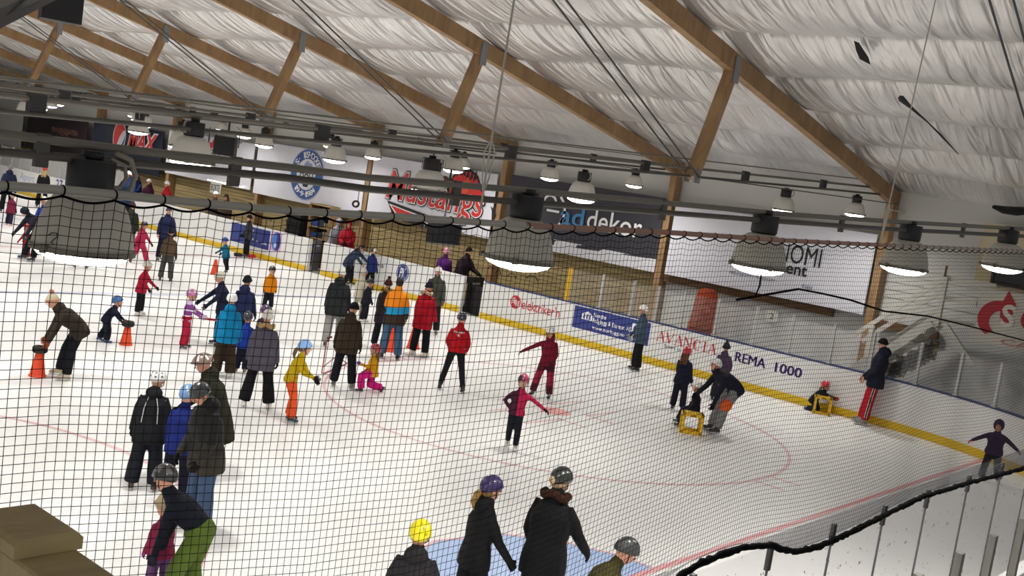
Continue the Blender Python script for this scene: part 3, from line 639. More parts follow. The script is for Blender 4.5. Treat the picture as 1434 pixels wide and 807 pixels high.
rowlamps(17.0, lambda x: 4.03 + .03 * x, (-3.2, .4, 4.0, 7.6, 11.4, 15.2), ['white bell lamp in the crowded rows of rails at upper left'] * 6, 'distant lamps of the fourth row')
rowlamps(23.4, lambda x: 4.03 + .03 * x, (-2.8, .8, 4.4, 8.0, 11.6, 15.2), ['white bell lamp far back among the rails at upper left'] * 6, 'distant lamps of the fifth row')
rowlamps(29.8, lambda x: 4.03 + .03 * x, (.8, 4.4, 8.0, 11.6, 15.2), ['tiny white bell lamp in the sixth row of rails'] * 5, 'distant lamps of the sixth row')
rowlamps(36.2, lambda x: 4.03 + .03 * x, (.8, 4.4, 8.0, 11.6, 15.2), ['tiny white bell lamp in the seventh row of rails'] * 5, 'distant lamps of the seventh row')
rowlamps(42.6, lambda x: 4.03 + .03 * x, (4.4, 8.0, 11.6, 15.2), ['tiny white bell lamp in the farthest row of rails'] * 4, 'distant lamps of the eighth row')
for k in ((4.2, (-3, -6.6, -10)), (10.6, (-2.6, -6.2, -9.8)), (-2, (-10.6, ))):
    for x in k[1]: place_lamp(LPW, V((x, k[0], 4.05)), x, 'white bell lamp hanging over the left half of the ice', 'bell lamps over the left half of the ice')
for r in (LP, LPW):
    for c in [k for k in bpy.data.objects if k.parent == r]: bpy.data.objects.remove(c)
    bpy.data.objects.remove(r)
# rails
RAILS = 'lighting rails across the hall'
u1 = [(0, 187), (153, 207), (400, 234), (517, 249), (750, 268), (895, 281), (1100, 300), (1229, 309), (1434, 321)]
u2 = [(0, 213), (167, 227), (400, 249), (517, 265), (700, 281), (895, 295), (1100, 311), (1229, 320), (1434, 331)]
r = tag(empty('lighting_rail', onpl(717, 270, NA, CA)), 'thick dark double pipe rail carrying the front row of bell lamps', 'rail', RAILS); L = V(r.location)
for nm, pts in (('upper_pipe', u1), ('lower_pipe', u2)):
    P_ = [onpl(*p, NA, CA) for p in pts]; d0 = (P_[0] - P_[1]).normalized(); d1 = (P_[-1] - P_[-2]).normalized(); P_ = [P_[0] + d0 * 4] + P_ + [P_[-1] + d1 * 5]
    m = MB(); m.tube([p - L for p in P_], .021, 10); m.build(nm, PIPE if nm[0] == 'u' else PIPED, r, True)
for px in (60, 330, 640, 930, 1180, 1350):
    a = onpl(px, np.interp(px, [p[0] for p in u1], [p[1] for p in u1]), NA, CA); m = MB(); m.box(a - L - V((0, 0, .05)), (.06, .03, .15)); m.build('clamp', PIPED, r)
m = MB(); a = V(onpl(160, 215, NA, CA)) - L; m.tube([a + V((0, -.03, .0)), a + V((.06, -.05, -.02)), a + V((.09, -.05, -.09)), a + V((.07, -.05, -.17)), a + V((.01, -.04, -.18))], .013, 8); m.build('cable_loop', plain('#8e877a', .6), r, True)
def rail(y, fz, x0, x1, label, n2=2):
    r = tag(empty('lighting_rail', (x0, y, fz(x0))), label, 'rail', RAILS); L = V(r.location)
    for i, dz in enumerate((.47, .62, .78)[:n2 + 1]):
        m = MB(); m.tube([V((x, y + (i - 1) * .05, fz(x) + dz)) - L for x in (x0, (x0 + x1) / 2, x1)], .024 if i < 2 else .012, 8); m.build('pipe', PIPED if i == 0 else PIPE, r, True)
    for k in range(int((x1 - x0) / 3.6)):
        x = x0 + 2 + 3.6 * k; m = MB(); m.box(V((x, y, fz(x) + .56)) - L, (.16, .1, .22)); m.build('junction_box', plain('#2b2b2d', .6), r)
for y, f, lab in ((4.2, lambda x: 4.07 + .047 * x, 'second'), (10.6, lambda x: 4.05 + .042 * x, 'third'), (17.0, lambda x: 4.03 + .03 * x, 'fourth'), (23.4, lambda x: 4.03 + .03 * x, 'fifth'), (29.8, lambda x: 4.03 + .03 * x, 'sixth'), (36.2, lambda x: 4.03 + .03 * x, 'seventh'), (42.6, lambda x: 4.03 + .03 * x, 'farthest')):
    rail(y, f, -14, 16.6, f'grey double pipe rail carrying the {lab} row of lamps across the hall')
# tube light under the ledge
r = tag(empty('tube_light', onx(313, 256, 16.9)), 'white fluorescent tube above the BORTE sign', 'lamp'); m = MB(); m.box((0, 0, .04), (.1, 2.3, .05)); m.build('fitting', WHITEP, r); m = MB(); m.tube([(0, -1.1, 0), (0, 1.1, 0)], .025, 8); m.build('tube', LENS, r)
# speakers and boxes hung from the rails
def speaker(label, p, w, d, h, rz, tilt=0, tall=.5):
    r = tag(empty('hanging_speaker', p, rz), label, 'speaker', 'black hanging speakers'); R = M.Rotation(tilt, 3, 'X'); m = MB()
    f = [(-w / 2, -d / 2), (w / 2, -d / 2), (w * .38, d / 2), (-w * .38, d / 2)]
    m.loft([[R @ V((x, y, z)) for x, y in f] for z in (0, h * .06, h * .94, h)]); m.build('cabinet', HOUS, r)
    m = MB(); m.box(R @ V((0, -d / 2 - .006, h / 2)), (w * .9, .012, h * .9), R); m.build('grille', plain('#222224', .9), r)
    m = MB(); m.beam((-w * .56, 0, h * .5), (-w * .56, 0, h + .06), .03, .012); m.beam((w * .56, 0, h * .5), (w * .56, 0, h + .06), .03, .012); m.beam((-w * .56, 0, h + .06), (w * .56, 0, h + .06), .03, .012); m.beam((0, 0, h + .06), (0, 0, h + tall), .03, .03); m.build('bracket', plain('#1c1c1e', .5), r)
    m = MB(); m.tube([(w * .5, -.02, h * .6), (w * .7, -.02, h * .8), (w * .72, 0, h + .1), (w * .4, 0, h + .2)], .008, 6); m.build('cable', plain('#a39c8e', .6), r)
    return r
cf = lambda p: math.atan2(p.y - CAM.y, p.x - CAM.x) - math.pi / 2
p = ony(617, 342, 4.0); speaker('large black speaker hanging in front of the red script banner', p, .46, .4, .28, cf(p) + .1, -.15, .75)
p = ony(603, 249, 10.5); speaker('small black speaker above the red script banner', p, .4, .36, .36, cf(p), 0, .2)
p = ony(316, 218, 10.5); speaker('black speaker in front of the banner with the dividing line', p, .38, .34, .34, cf(p) - .3, 0, .3)
p = ony(80, 30, 10.4); speaker('black speaker box high up at the top left corner', p, .6, .5, .62, cf(p) + .25, 0, .5)
# dark bars crossing the top left corner
for i, (a, b, lab) in enumerate((((0, 14), (44, -5), 'upper of the two dark metal bars crossing the top left corner'), ((0, 28), (72, -6), 'lower of the two dark metal bars crossing the top left corner'))):
    A, B = ony(*a, -2.6 + i * .02), ony(*b, -1.6 + i * .02); d = (B - A).normalized(); m = MB(); m.beam(A - d * 1.5, B + d * 2.2, .035, .035); tag(m.build('metal_bar', HOUS, loc=tuple(A)), lab, 'bar', 'dark metal bars')
# ================================================================== SAFETY NET
NY = EY - .11
pp = [(0, 260), (110, 268), (200, 277), (310, 287), (399, 295), (550, 303), (750, 317), (925, 325), (1100, 337), (1250, 344), (1434, 352)]
PT = [ony(x, y, NY) for x, y in pp]
PX = [p.x for p in PT]; PZ = [p.z for p in PT]
PX = [-11.5] + PX + [6.0]; PZ = [PZ[0] - .0] + PZ + [PZ[-1] + .13]
def ztop(x): return float(np.interp(x, PX, PZ))
ropepx = [(950, 807), (975, 790), (1010, 775), (1040, 766), (1075, 763), (1110, 773), (1130, 769), (1150, 763), (1200, 740), (1245, 717), (1290, 695), (1320, 687), (1350, 677), (1400, 664), (1434, 655)]
RT = [ony(x, y, NY - .0) for x, y in ropepx]; RX = [-11.5, -8, -6, -5.2] + [p.x for p in RT] + [6.0]; RZ = [2.08, 2.05, 2.12, 2.2] + [p.z for p in RT] + [2.1]
def zrope(x): return float(np.interp(x, RX, RZ))
CELL = .0305
CXS, CZS = [-10, -9.2, -8.5, -7.9, -7.5, -7.0, -6.4, -5.6, -4.8, -3.1, 0, 6], [.0255, .026, .0272, .0292, .0308, .0318, .0315, .0296, .028, .029, .03, .03]
def net_xyz(x, z, zt):
    fold = max(0, min(1, (x + 5.2) / 1.5)) * max(0, min(1, (1.8 - x) / 1.5))
    dpt = (zt - z)
    y = NY + .03 * math.sin(x * 1.7 + .6 * z) * min(1, dpt * 1.2) * (.35 + fold) + .012 * math.sin(x * 4.3 + 1.0) * fold * min(1, dpt * .8)
    dz = .02 * math.sin(x * 1.1 + z * 1.3) * min(1, dpt) - fold * .04 * math.sin(x * 1.9 + .5) * min(1, dpt * .7)
    dx = .006 * math.sin(z * 4 + x * 2)
    dz -= .014 * abs(math.sin(math.pi * (x + 11.0) / .1525)) * math.exp(-dpt * 9)
    return (x + dx, y, z + dz)
nx_ = int((6.0 + 11.3) / CELL); xs_ = [-11.3 + i * CELL for i in range(nx_)]
GRID = []; 
for i, x in enumerate(xs_):
    zt = ztop(x) - .015; zb = zrope(x); col = []; j = 0
    while True:
        z = zt - j * float(np.interp(x, CXS, CZS))
        if z < zb: break
        col.append(net_xyz(x, z, zt)); j += 1
    a = net_xyz(x, zb, zt); col.append((a[0], a[1], zb)); GRID.append(col)
def cords(polys, rad):
    """three-sided cords along many polylines, built with numpy"""
    V_, F_ = [], []; base = 0
    for P in polys:
        P = np.asarray(P); k = len(P)
        if k < 2: continue
        t = np.gradient(P, axis=0); t /= np.linalg.norm(t, axis=1)[:, None] + 1e-12
        x = np.cross(t, np.array([0, 1.0, 0.02])); x /= np.linalg.norm(x, axis=1)[:, None] + 1e-12; y = np.cross(t, x)
        R_ = np.stack([P + rad * (math.cos(a) * x + math.sin(a) * y) for a in (0, 2.094, 4.189)], 1); V_.append(R_.reshape(-1, 3))
        i = np.arange(k - 1)[:, None] * 3 + base
        for a in range(3):
            b = (a + 1) % 3; F_.append(np.concatenate([i + a, i + b, i + 3 + b, i + 3 + a], 1))
        base += 3 * k
    Vv = np.concatenate(V_); Ff = np.concatenate(F_); me = bpy.data.meshes.new('cords')
    me.vertices.add(len(Vv)); me.vertices.foreach_set('co', Vv.astype(np.float32).ravel()); me.loops.add(Ff.size); me.loops.foreach_set('vertex_index', Ff.astype(np.int32).ravel())
    me.polygons.add(len(Ff)); me.polygons.foreach_set('loop_start', np.arange(0, Ff.size, 4, dtype=np.int32)); me.update(calc_edges=True); me.validate(); return me
polys = [c for c in GRID]
jm = max(len(c) for c in GRID)
for j in range(jm):
    run = []
    for c in GRID:
        if j < len(c) - 1: run.append(c[j])
        else:
            if len(run) > 1: polys.append(run)
            run = []
    if len(run) > 1: polys.append(run)
NETM = plain('#151416', .85, spec=.2); ROPE = plain('#060506', .95, spec=.1)
NET = empty('safety_net', (0, NY, 2.1)); tag(NET, 'black square mesh safety net hanging across the whole end of the rink', 'net')
me = cords([[(p[0], p[1] - NY, p[2] - 2.1) for p in c] for c in polys], .00122); me.materials.append(NETM); o = link(me, 'mesh_panel', NET)
m = MB(); xx = np.linspace(-11.2, 5.9, 420); rr = random.Random(3)
m.tube([(x, -.012 + rr.uniform(-.004, .004), zrope(x) - 2.1 + rr.uniform(-.005, .005)) for x in xx], [.021 + rr.uniform(-.004, .004) for _ in xx], 8); m.build('bottom_rope', ROPE, NET, True)
m = MB(); m.tube([(x, -.004, ztop(x) - .015 - .014 * abs(math.sin(math.pi * (x + 11.0) / .1525)) - 2.1) for x in np.linspace(-11.2, 5.9, 1300)], .0036, 5); m.build('top_rope', ROPE, NET, True)
# translucent grey band between the glass edge and the bottom rope
hv, hf = [], []; hx = np.linspace(-11.2, 5.9, 240)
for x in hx:
    zb = zrope(x); zt = max(zb + .01, 2.44); hv += [(x, .036, zb - 2.1), (x, .036, zt - 2.1)]
hf = [(2 * i, 2 * i + 2, 2 * i + 3, 2 * i + 1) for i in range(len(hx) - 1)]
NETGREY = glass_mat('net_grey_band', (.62, .62, .63), .0, .22)
m = MB(); m.add(hv, hf); m.build('grey_band', NETGREY, NET)
m = MB(); q = [ony(*p, NY - .03) for p in ((1032, 420), (1060, 415), (1118, 405), (1150, 411), (1190, 420), (1238, 436), (1300, 443), (1365, 459), (1434, 477), (1500, 495))]
m.tube([p - V((0, NY, 2.1)) for p in q], .007, 6); q2 = [ony(*p, NY - .03) for p in ((1066, 385), (1064, 400), (1058, 414))]; m.tube([p - V((0, NY, 2.1)) for p in q2], .005, 6); m.build('seam_rope', ROPE, NET, True)
# the carrier pipe, its ties belong to the net
PIPEN = ramp_mat('net_pipe', 'X', [(-1.0, '#86837a'), (1.9, '#7b5a50')], .55)
pr = tag(empty('net_pipe', (-6.3, NY, 4.2)), 'long grey pipe running across the picture that carries the net', 'pipe'); L = V(pr.location)
def seg(nm, x0, x1, rad, mt):
    m = MB(); m.tube([V((x, NY, ztop(x))) - L for x in np.linspace(x0, x1, 40)], rad, 12); m.build(nm, mt, pr, True)
seg('grey_section', -11.4, -6.55, .0128, plain('#a09c90', .5)); seg('red_brown_section', -6.6, -2.6, .0128, plain('#94705f', .55)); seg('end_section', -2.65, 5.9, .0128, plain('#9a8c82', .55))
ties = []; x = -9.17
while x < 5.7: ties.append(x); x += .1525
m0 = None
for k, x in enumerate(ties[:98]):
    if m0 is None:
        m = MB(); m.tube([(0.0142 * math.cos(a * .5236), 0.0142 * math.sin(a * .5236), 0) for a in range(13)], .0024, 5, rnd=False); m0 = m.build('tie', ROPE, NET); o = m0
    else: o = m0.copy(); COL.objects.link(o)
    o.location = (x, 0, ztop(x) - 2.1 - .001); o.rotation_euler = (0, math.pi / 2, 0)
# white cords holding the pipe
for (a, b), lab in ((((720, 0), (673, 292)), 'thin white cord holding the net pipe at the red script banner'), (((1310, 0), (1233, 340)), 'thin white cord holding the net pipe at the last timber column')):
    A, B = ony(*a, NY), ony(*b, NY); zt = 7.4
    d = (A - B).normalized(); T = B + d * ((zt - B.z) / d.z); m = MB(); m.tube([B, B + d * .3, T], .0045, 6); 
    for s in (-1, 1): m.tube([B + d * .06, B + d * .12 + V((.02 * s, 0, 0)), B + d * .2 + V((.03 * s, 0, .02)), B + d * .27], .0035, 5)
    tag(m.build('hanger_rope', plain('#b9b4a6', .8), loc=tuple(B)), lab, 'cord', 'white cords holding the net pipe')
m = MB(); q = [onpl(*p, V((0, 1, 0)), 3.9) for p in ((1247, 294), (1290, 302), (1340, 311), (1385, 320), (1420, 326))]; m.tube(q, .02, 6); tag(m.build('white_rope', plain('#cdc9bd', .8), loc=tuple(q[0])), 'thick white rope running right from the last timber column', 'rope')
q = ony(503, 268, 16.5); 
m = MB(); m.tube([q + V((.03, 0, .05)), q, q - V((0, 0, .2)), q - V((0, 0, .3))], .012, 6); c0 = q - V((.06, 0, .36)); m.tube([c0 + V((.11 * math.cos(a), .0, .08 * math.sin(a))) for a in np.linspace(0, 6.28, 16)], .03, 6); tag(m.build('hanging_cable', HOUS, loc=tuple(q)), 'small coil of black cable hanging before the white crest banner', 'cable')
# ------------------------------------------------------------------ balcony railing in the corner
KN = wood('railing_wood', '#a8946a', '#bca87a', (2, 6, 2), .6, 2.2); S_ = .95 / .4969
sc = lambda p, z: V((CAM.x + (p[0] - CAM.x) * S_, CAM.y + (p[1] - CAM.y) * S_, CAM.z + (z - CAM.z) * S_))
A, B_, C_, D_ = [sc((x, y), 3.95) for x, y in ((-9.420, -5.180), (-9.366, -5.177), (-9.364, -5.262), (-9.441, -5.257))]
B2_ = B_; 
a_, b_, c_ = ice(61, 712, CAM.z - .95), ice(104, 740, CAM.z - .95), ice(20, 754, CAM.z - .95)
ex_ = (b_ - a_).normalized(); ey_ = V((-ex_.y, ex_.x, 0)); ey_ = ey_ if ey_.dot(c_ - a_) > 0 else -ey_
lw, ld = (b_ - a_).length, .15
rr_ = tag(empty('railing', a_ - V((0, 0, 1))), 'pale timber balcony railing with square post cap in the bottom left corner', 'railing'); L = V(rr_.location)
def prism(m, o, x0, x1, y0, y1, z0, z1, mi=0):
    R = M((ex_, ey_, V((0, 0, 1)))).transposed(); m.box(o + R @ V(((x0 + x1) / 2, (y0 + y1) / 2, (z0 + z1) / 2)) - L, (x1 - x0, y1 - y0, z1 - z0), R, mi)
def cham(m, o, x0, x1, y0, y1, z0, z1, c):
    R = M((ex_, ey_, V((0, 0, 1)))).transposed(); rings = [[o + R @ V((x, y, z)) - L for x, y in ((x0 - e, y0 - e), (x1 + e, y0 - e), (x1 + e, y1 + e), (x0 - e, y1 + e))] for z, e in ((z0, 0), (z1 - c, 0), (z1, -c))]; m.loft(rings)
m = MB(); cham(m, a_, -.05, lw + .03, -.008, .15, -.04, 0, .012); m.build('post_cap', KN, rr_)
m = MB(); prism(m, a_, -.03, lw - .03, .01, .13, -1.4, -.11); m.build('post', KN, rr_)
m = MB(); cham(m, a_, -.045, 1.9, .0, .145, -.1, -.041, .006); m.build('handrail', KN, rr_); m = MB(); cham(m, a_, -2.0, -.05, .0, .12, -.16, -.1, .006); m.build('handrail', KN, rr_)
m = MB()
prism(m, a_, lw, 1.8, .03, .08, -.5, -.4); m.build('lower_rail', KN, rr_)
# ================================================================== PEOPLE
def Rx(a): return M.Rotation(a * D2R, 3, 'X')
def Ry(a): return M.Rotation(a * D2R, 3, 'Y')
def Rz(a): return M.Rotation(a * D2R, 3, 'Z')
DN = V((0, 0, -1)); FWD = V((0, 1, 0)); UP = V((0, 0, 1)); RT_ = V((1, 0, 0))
def skel(H, lean=4, roll=0, twist=0, hp=0, hy=0, hr=0, L=(4, 5, 6), R=(4, 5, 6), fl=0, fr=0, la=(4, 9, 16, 0), ra=(4, 9, 16, 0), yawl=8, yawr=8, spread=0, kid=False):
    """joints of a figure facing +Y; angles in degrees: legs (hip flex, abduction, knee), arms (flex, abduction, elbow, inward)"""
    hh = .188 + .025 * H; b = (H - hh) / (1.75 - .231); J = dict(H=H, hh=hh, b=b, hs=hh / .231)
    P = V((0, 0, 0)); pel = Rz(twist * .3) @ Ry(roll * .4) @ Rx(-lean * .55); tor = Rz(twist) @ Ry(roll) @ Rx(-lean)
    J['pel'], J['tor'] = pel, tor; J['P'] = P
    J['waist'] = P + pel @ UP * .1 * b; ch = J['waist'] + (tor @ UP) * .2 * b; J['chest'] = ch
    J['neck'] = J['waist'] + tor @ UP * .42 * b
    for s, nm, a, y, f in ((-1, 'L', L, yawl, fl), (1, 'R', R, yawr, fr)):
        hip = P + pel @ V((s * .09 * b, 0, -.02 * b)); Q = Rz(-s * y) @ Ry(-s * a[1])
        kn = hip + Q @ Rx(a[0]) @ DN * .42 * b; an = kn + Q @ Rx(a[0] - a[2]) @ DN * .41 * b
        J[nm + 'hip'], J[nm + 'kn'], J[nm + 'an'] = hip, kn, an
        J[nm + 'fm'] = Rz(-s * y) @ Rx(f)
    for s, nm, a in ((-1, 'l', la), (1, 'r', ra)):
        sh = J['waist'] + tor @ V((s * .176 * b, 0, .318 * b)); Q = Rz(twist) @ Ry(-s * a[1]) @ Rx(a[0])
        el = sh + Q @ DN * .285 * b; Q2 = Q @ Rz(s * a[3]) @ Rx(a[2]); wr = el + Q2 @ DN * .245 * b
        J[nm + 'sh'], J[nm + 'el'], J[nm + 'wr'], J[nm + 'hm'] = sh, el, wr, Q2
    nd = (tor @ UP * .6 + UP * .4).normalized(); J['nk2'] = J['neck'] + nd * .075 * b
    hm = Rz(twist + hy) @ Ry(hr) @ Rx(-hp); J['hm'] = hm
    J['head'] = J['nk2'] + hm @ V((0, .02 * J['hs'], .098 * J['hs']))
    low = min((J[k + 'an'] - J[k + 'fm'] @ V((0, 0, .13 * b))).z for k in 'LR'); low = min(low, J['Lkn'].z - .06 * b, J['Rkn'].z - .06 * b)
    mid = (J['Lan'] + J['Ran']) / 2; off = V((-mid.x, -mid.y - .03 * b, -low))
    for k, v in list(J.items()):
        if isinstance(v, V): J[k] = v + off
    J['top'] = J['head'] + J['hm'] @ V((0, 0, .125 * J['hs']))
    return J
def ell(c, X, Y, rx, ry, n=14, p=2.4):
    o = []
    for a in range(n):
        t = 2 * math.pi * a / n; cs, sn = math.cos(t), math.sin(t)
        o.append(c + X * (rx * math.copysign(abs(cs) ** (2 / p), cs)) + Y * (ry * math.copysign(abs(sn) ** (2 / p), sn)))
    return o
def torso(m, J, k, hem=0.0, flare=0.0, up_to=1.0):
    b = J['b']; T, Pm = J['tor'], J['pel']; tx, ty, tz = T @ RT_, T @ FWD, T @ UP; px, py, pz = Pm @ RT_, Pm @ FWD, Pm @ UP; P = J['P']; W = J['waist']; R_ = []
    if hem: 
        hz = (pz * .6 + UP * .4).normalized(); R_.append(ell(P - hz * hem * b, px, py, (.165 + flare) * k * b, (.125 + flare) * k * b)); R_.append(ell(P - hz * hem * .5 * b, px, py, (.172 + flare * .6) * k * b, (.128 + flare * .5) * k * b))
    else: R_.append(ell(P - pz * .06 * b, px, py, .13 * k * b, .1 * k * b))
    R_.append(ell(P, px, py, .165 * k * b, .122 * k * b)); R_.append(ell(W, (px + tx) / 2, (py + ty) / 2, .146 * k * b, .108 * k * b))
    k2 = 1 + (k - 1) * .62; k3 = 1 + (k - 1) * .4; R_.append(ell(W + tz * .12 * b, tx, ty, .158 * k * b, .116 * k * b)); R_.append(ell(W + tz * .24 * b, tx, ty, .176 * k2 * b, .122 * k * b)); R_.append(ell(W + tz * .315 * b, tx, ty, .168 * k3 * b, .11 * k2 * b, 14, 2.1)); R_.append(ell(W + tz * .375 * b, tx, ty, .125 * k3 * b, .092 * k2 * b, 14, 2)); R_.append(ell(W + tz * .41 * b, tx, ty, .09 * k3 * b, .078 * b, 14, 2)); R_.append(ell(W + tz * .44 * b, tx, ty, .06 * b, .06 * b))
    m.loft(R_)
def arm(m, J, s, r, end=1.0, cuff=0):
    b = J['b']; sh, el, wr = J[s + 'sh'], J[s + 'el'], J[s + 'wr']; w = el + (wr - el) * end
    inn = sh + J['tor'] @ V((.05 * b * (1 if s == 'l' else -1), 0, -.03 * b))
    m.tube([inn, sh, sh.lerp(el, .5), el, el.lerp(w, .5), w], [r[0] * .75 * b, r[0] * .94 * b, (r[0] * .6 + r[1] * .4) * b, r[1] * b, (r[1] * .55 + r[2] * .45) * b, r[2] * b], 10)
def leg(m, J, s, r, end=1.0):
    b = J['b']; h, k, a = J[s + 'hip'], J[s + 'kn'], J[s + 'an']; w = k + (a - k) * end
    m.tube([h, h.lerp(k, .45), k, k.lerp(w, .4), w], [r[0] * b, (r[0] * .62 + r[1] * .38) * b, r[1] * b, (r[1] * .6 + r[2] * .4) * b * 1.06, r[2] * b], 10, rnd=(end == 1.0))
def hand(m, J, s, k=1.0, mi=0, curl=25):
    """palm, four unequal bent fingers and a thumb from the side of the palm near its base"""
    b = max(J['b'], .55) * 1.02; sg = 1 if s == 'r' else -1; w = J[s + 'wr']; Q = J[s + 'hm']; d = Q @ DN; f = Q @ FWD; n = Q @ V((-sg, 0, 0))
    pc = w + d * .05 * b
    m.loft([ell(w - d * .01 * b, f, n, .026 * k * b, .02 * k * b, 8), ell(w + d * .03 * b, f, n, .038 * k * b, .019 * k * b, 8), ell(w + d * .075 * b, f, n, .042 * k * b, .016 * k * b, 8), ell(w + d * .09 * b, f, n, .038 * k * b, .012 * k * b, 8)], mi)
    for i, (o, l) in enumerate(((.03, .07), (.0105, .079), (-.0095, .073), (-.028, .057))):
        p0 = w + d * .078 * b + f * o * k * b; c1, c2 = curl * D2R, 2.1 * curl * D2R
        p1 = p0 + (d * math.cos(c1) + n * math.sin(c1)) * l * .55 * b; p2 = p1 + (d * math.cos(c2) + n * math.sin(c2)) * l * .5 * b
        m.tube([p0, p1, p2], [.0095 * k * b, .0088 * k * b, .0072 * k * b], 6, mi)
    t0 = w + d * .025 * b + f * .03 * k * b; t1 = t0 + (d * .62 + f * .62 + n * .4).normalized() * .04 * b; t2 = t1 + (d * .85 + f * .2 + n * .4).normalized() * .032 * b
    m.tube([t0, t1, t2], [.0125 * k * b, .0108 * k * b, .0085 * k * b], 6, mi)
def dome(J, rx, ry, rz, front, side_, back, off=(0, 0, 0), n=24, k=9, pat=None, thick=.93, brim=0.0):
    """shell over the head: lower edge at the given polar angles; returns a builder (second slot = vents)"""
    m = MB(); hm, hs = J['hm'], J['hs']; C = J['head'] + hm @ (V(off) * hs); rows = []
    def edge(t):
        s = math.sin(t); return (side_ + (front - side_) * max(0, s) ** 1.5 if s > 0 else side_ + (back - side_) * (-s) ** 1.5)
    for i in range(k + 1):
        row = []
        for a in range(n):
            t = 2 * math.pi * a / n; v = edge(t) * D2R * (i + .02) / k; e = 1 + (brim * max(0, math.sin(t)) ** 3 if i == k else 0)
            row.append(C + hm @ V((rx * hs * math.sin(v) * math.cos(t) * e, ry * hs * math.sin(v) * math.sin(t) * e, rz * hs * math.cos(v))))
        rows.append(row)
    rim = [C + (p - C) * thick for p in rows[-1]]; inn = [[C + (p - C) * thick for p in r] for r in rows[::-1][1:-1:3]]
    allr = rows + [rim] + inn; o = len(m.v); m.loft(allr, 0)
    if pat:
        for fi in range(len(m.f)):
            i, a = fi // n, fi % n
            if i < k and pat(i, a): m.m[fi] = 1
    return m
PATS = {'vents': lambda i, a: i in (3, 4, 5) and a in (2, 3, 9, 10, 14, 15, 21, 22) or (i in (2, 3) and a in (6, 18)), 'bike': lambda i, a: i in (2, 3, 4, 5, 6) and a % 4 == 1, 'dots': lambda i, a: (i in (4, 6) and a % 3 == 0), 'split': lambda i, a: i >= 4 and (a < 5 or a > 19), 'none': None, 'marks': lambda i, a: (i * 7 + a * 3) % 17 == 0, 'stripe': lambda i, a: a in (5, 6, 7, 17, 18, 19)}
SKIN = mat('skin', S('#c8937a'), .5, spec=.35, noise=.05); SKIND = mat('skin_tan', S('#b07c62'), .5, spec=.35, noise=.05)
EYEW, EYED, LIP, BROW = plain('#d8d2cb', .3), plain('#241c18', .3), plain('#a35a50', .5), plain('#4e3a2c', .8)
BOOTB, BLADE = plain('#1b1b1d', .45), plain('#b5b8bb', .25, metal=.9)
LIMIT_NEAR = 17.0
PEOPLE = []
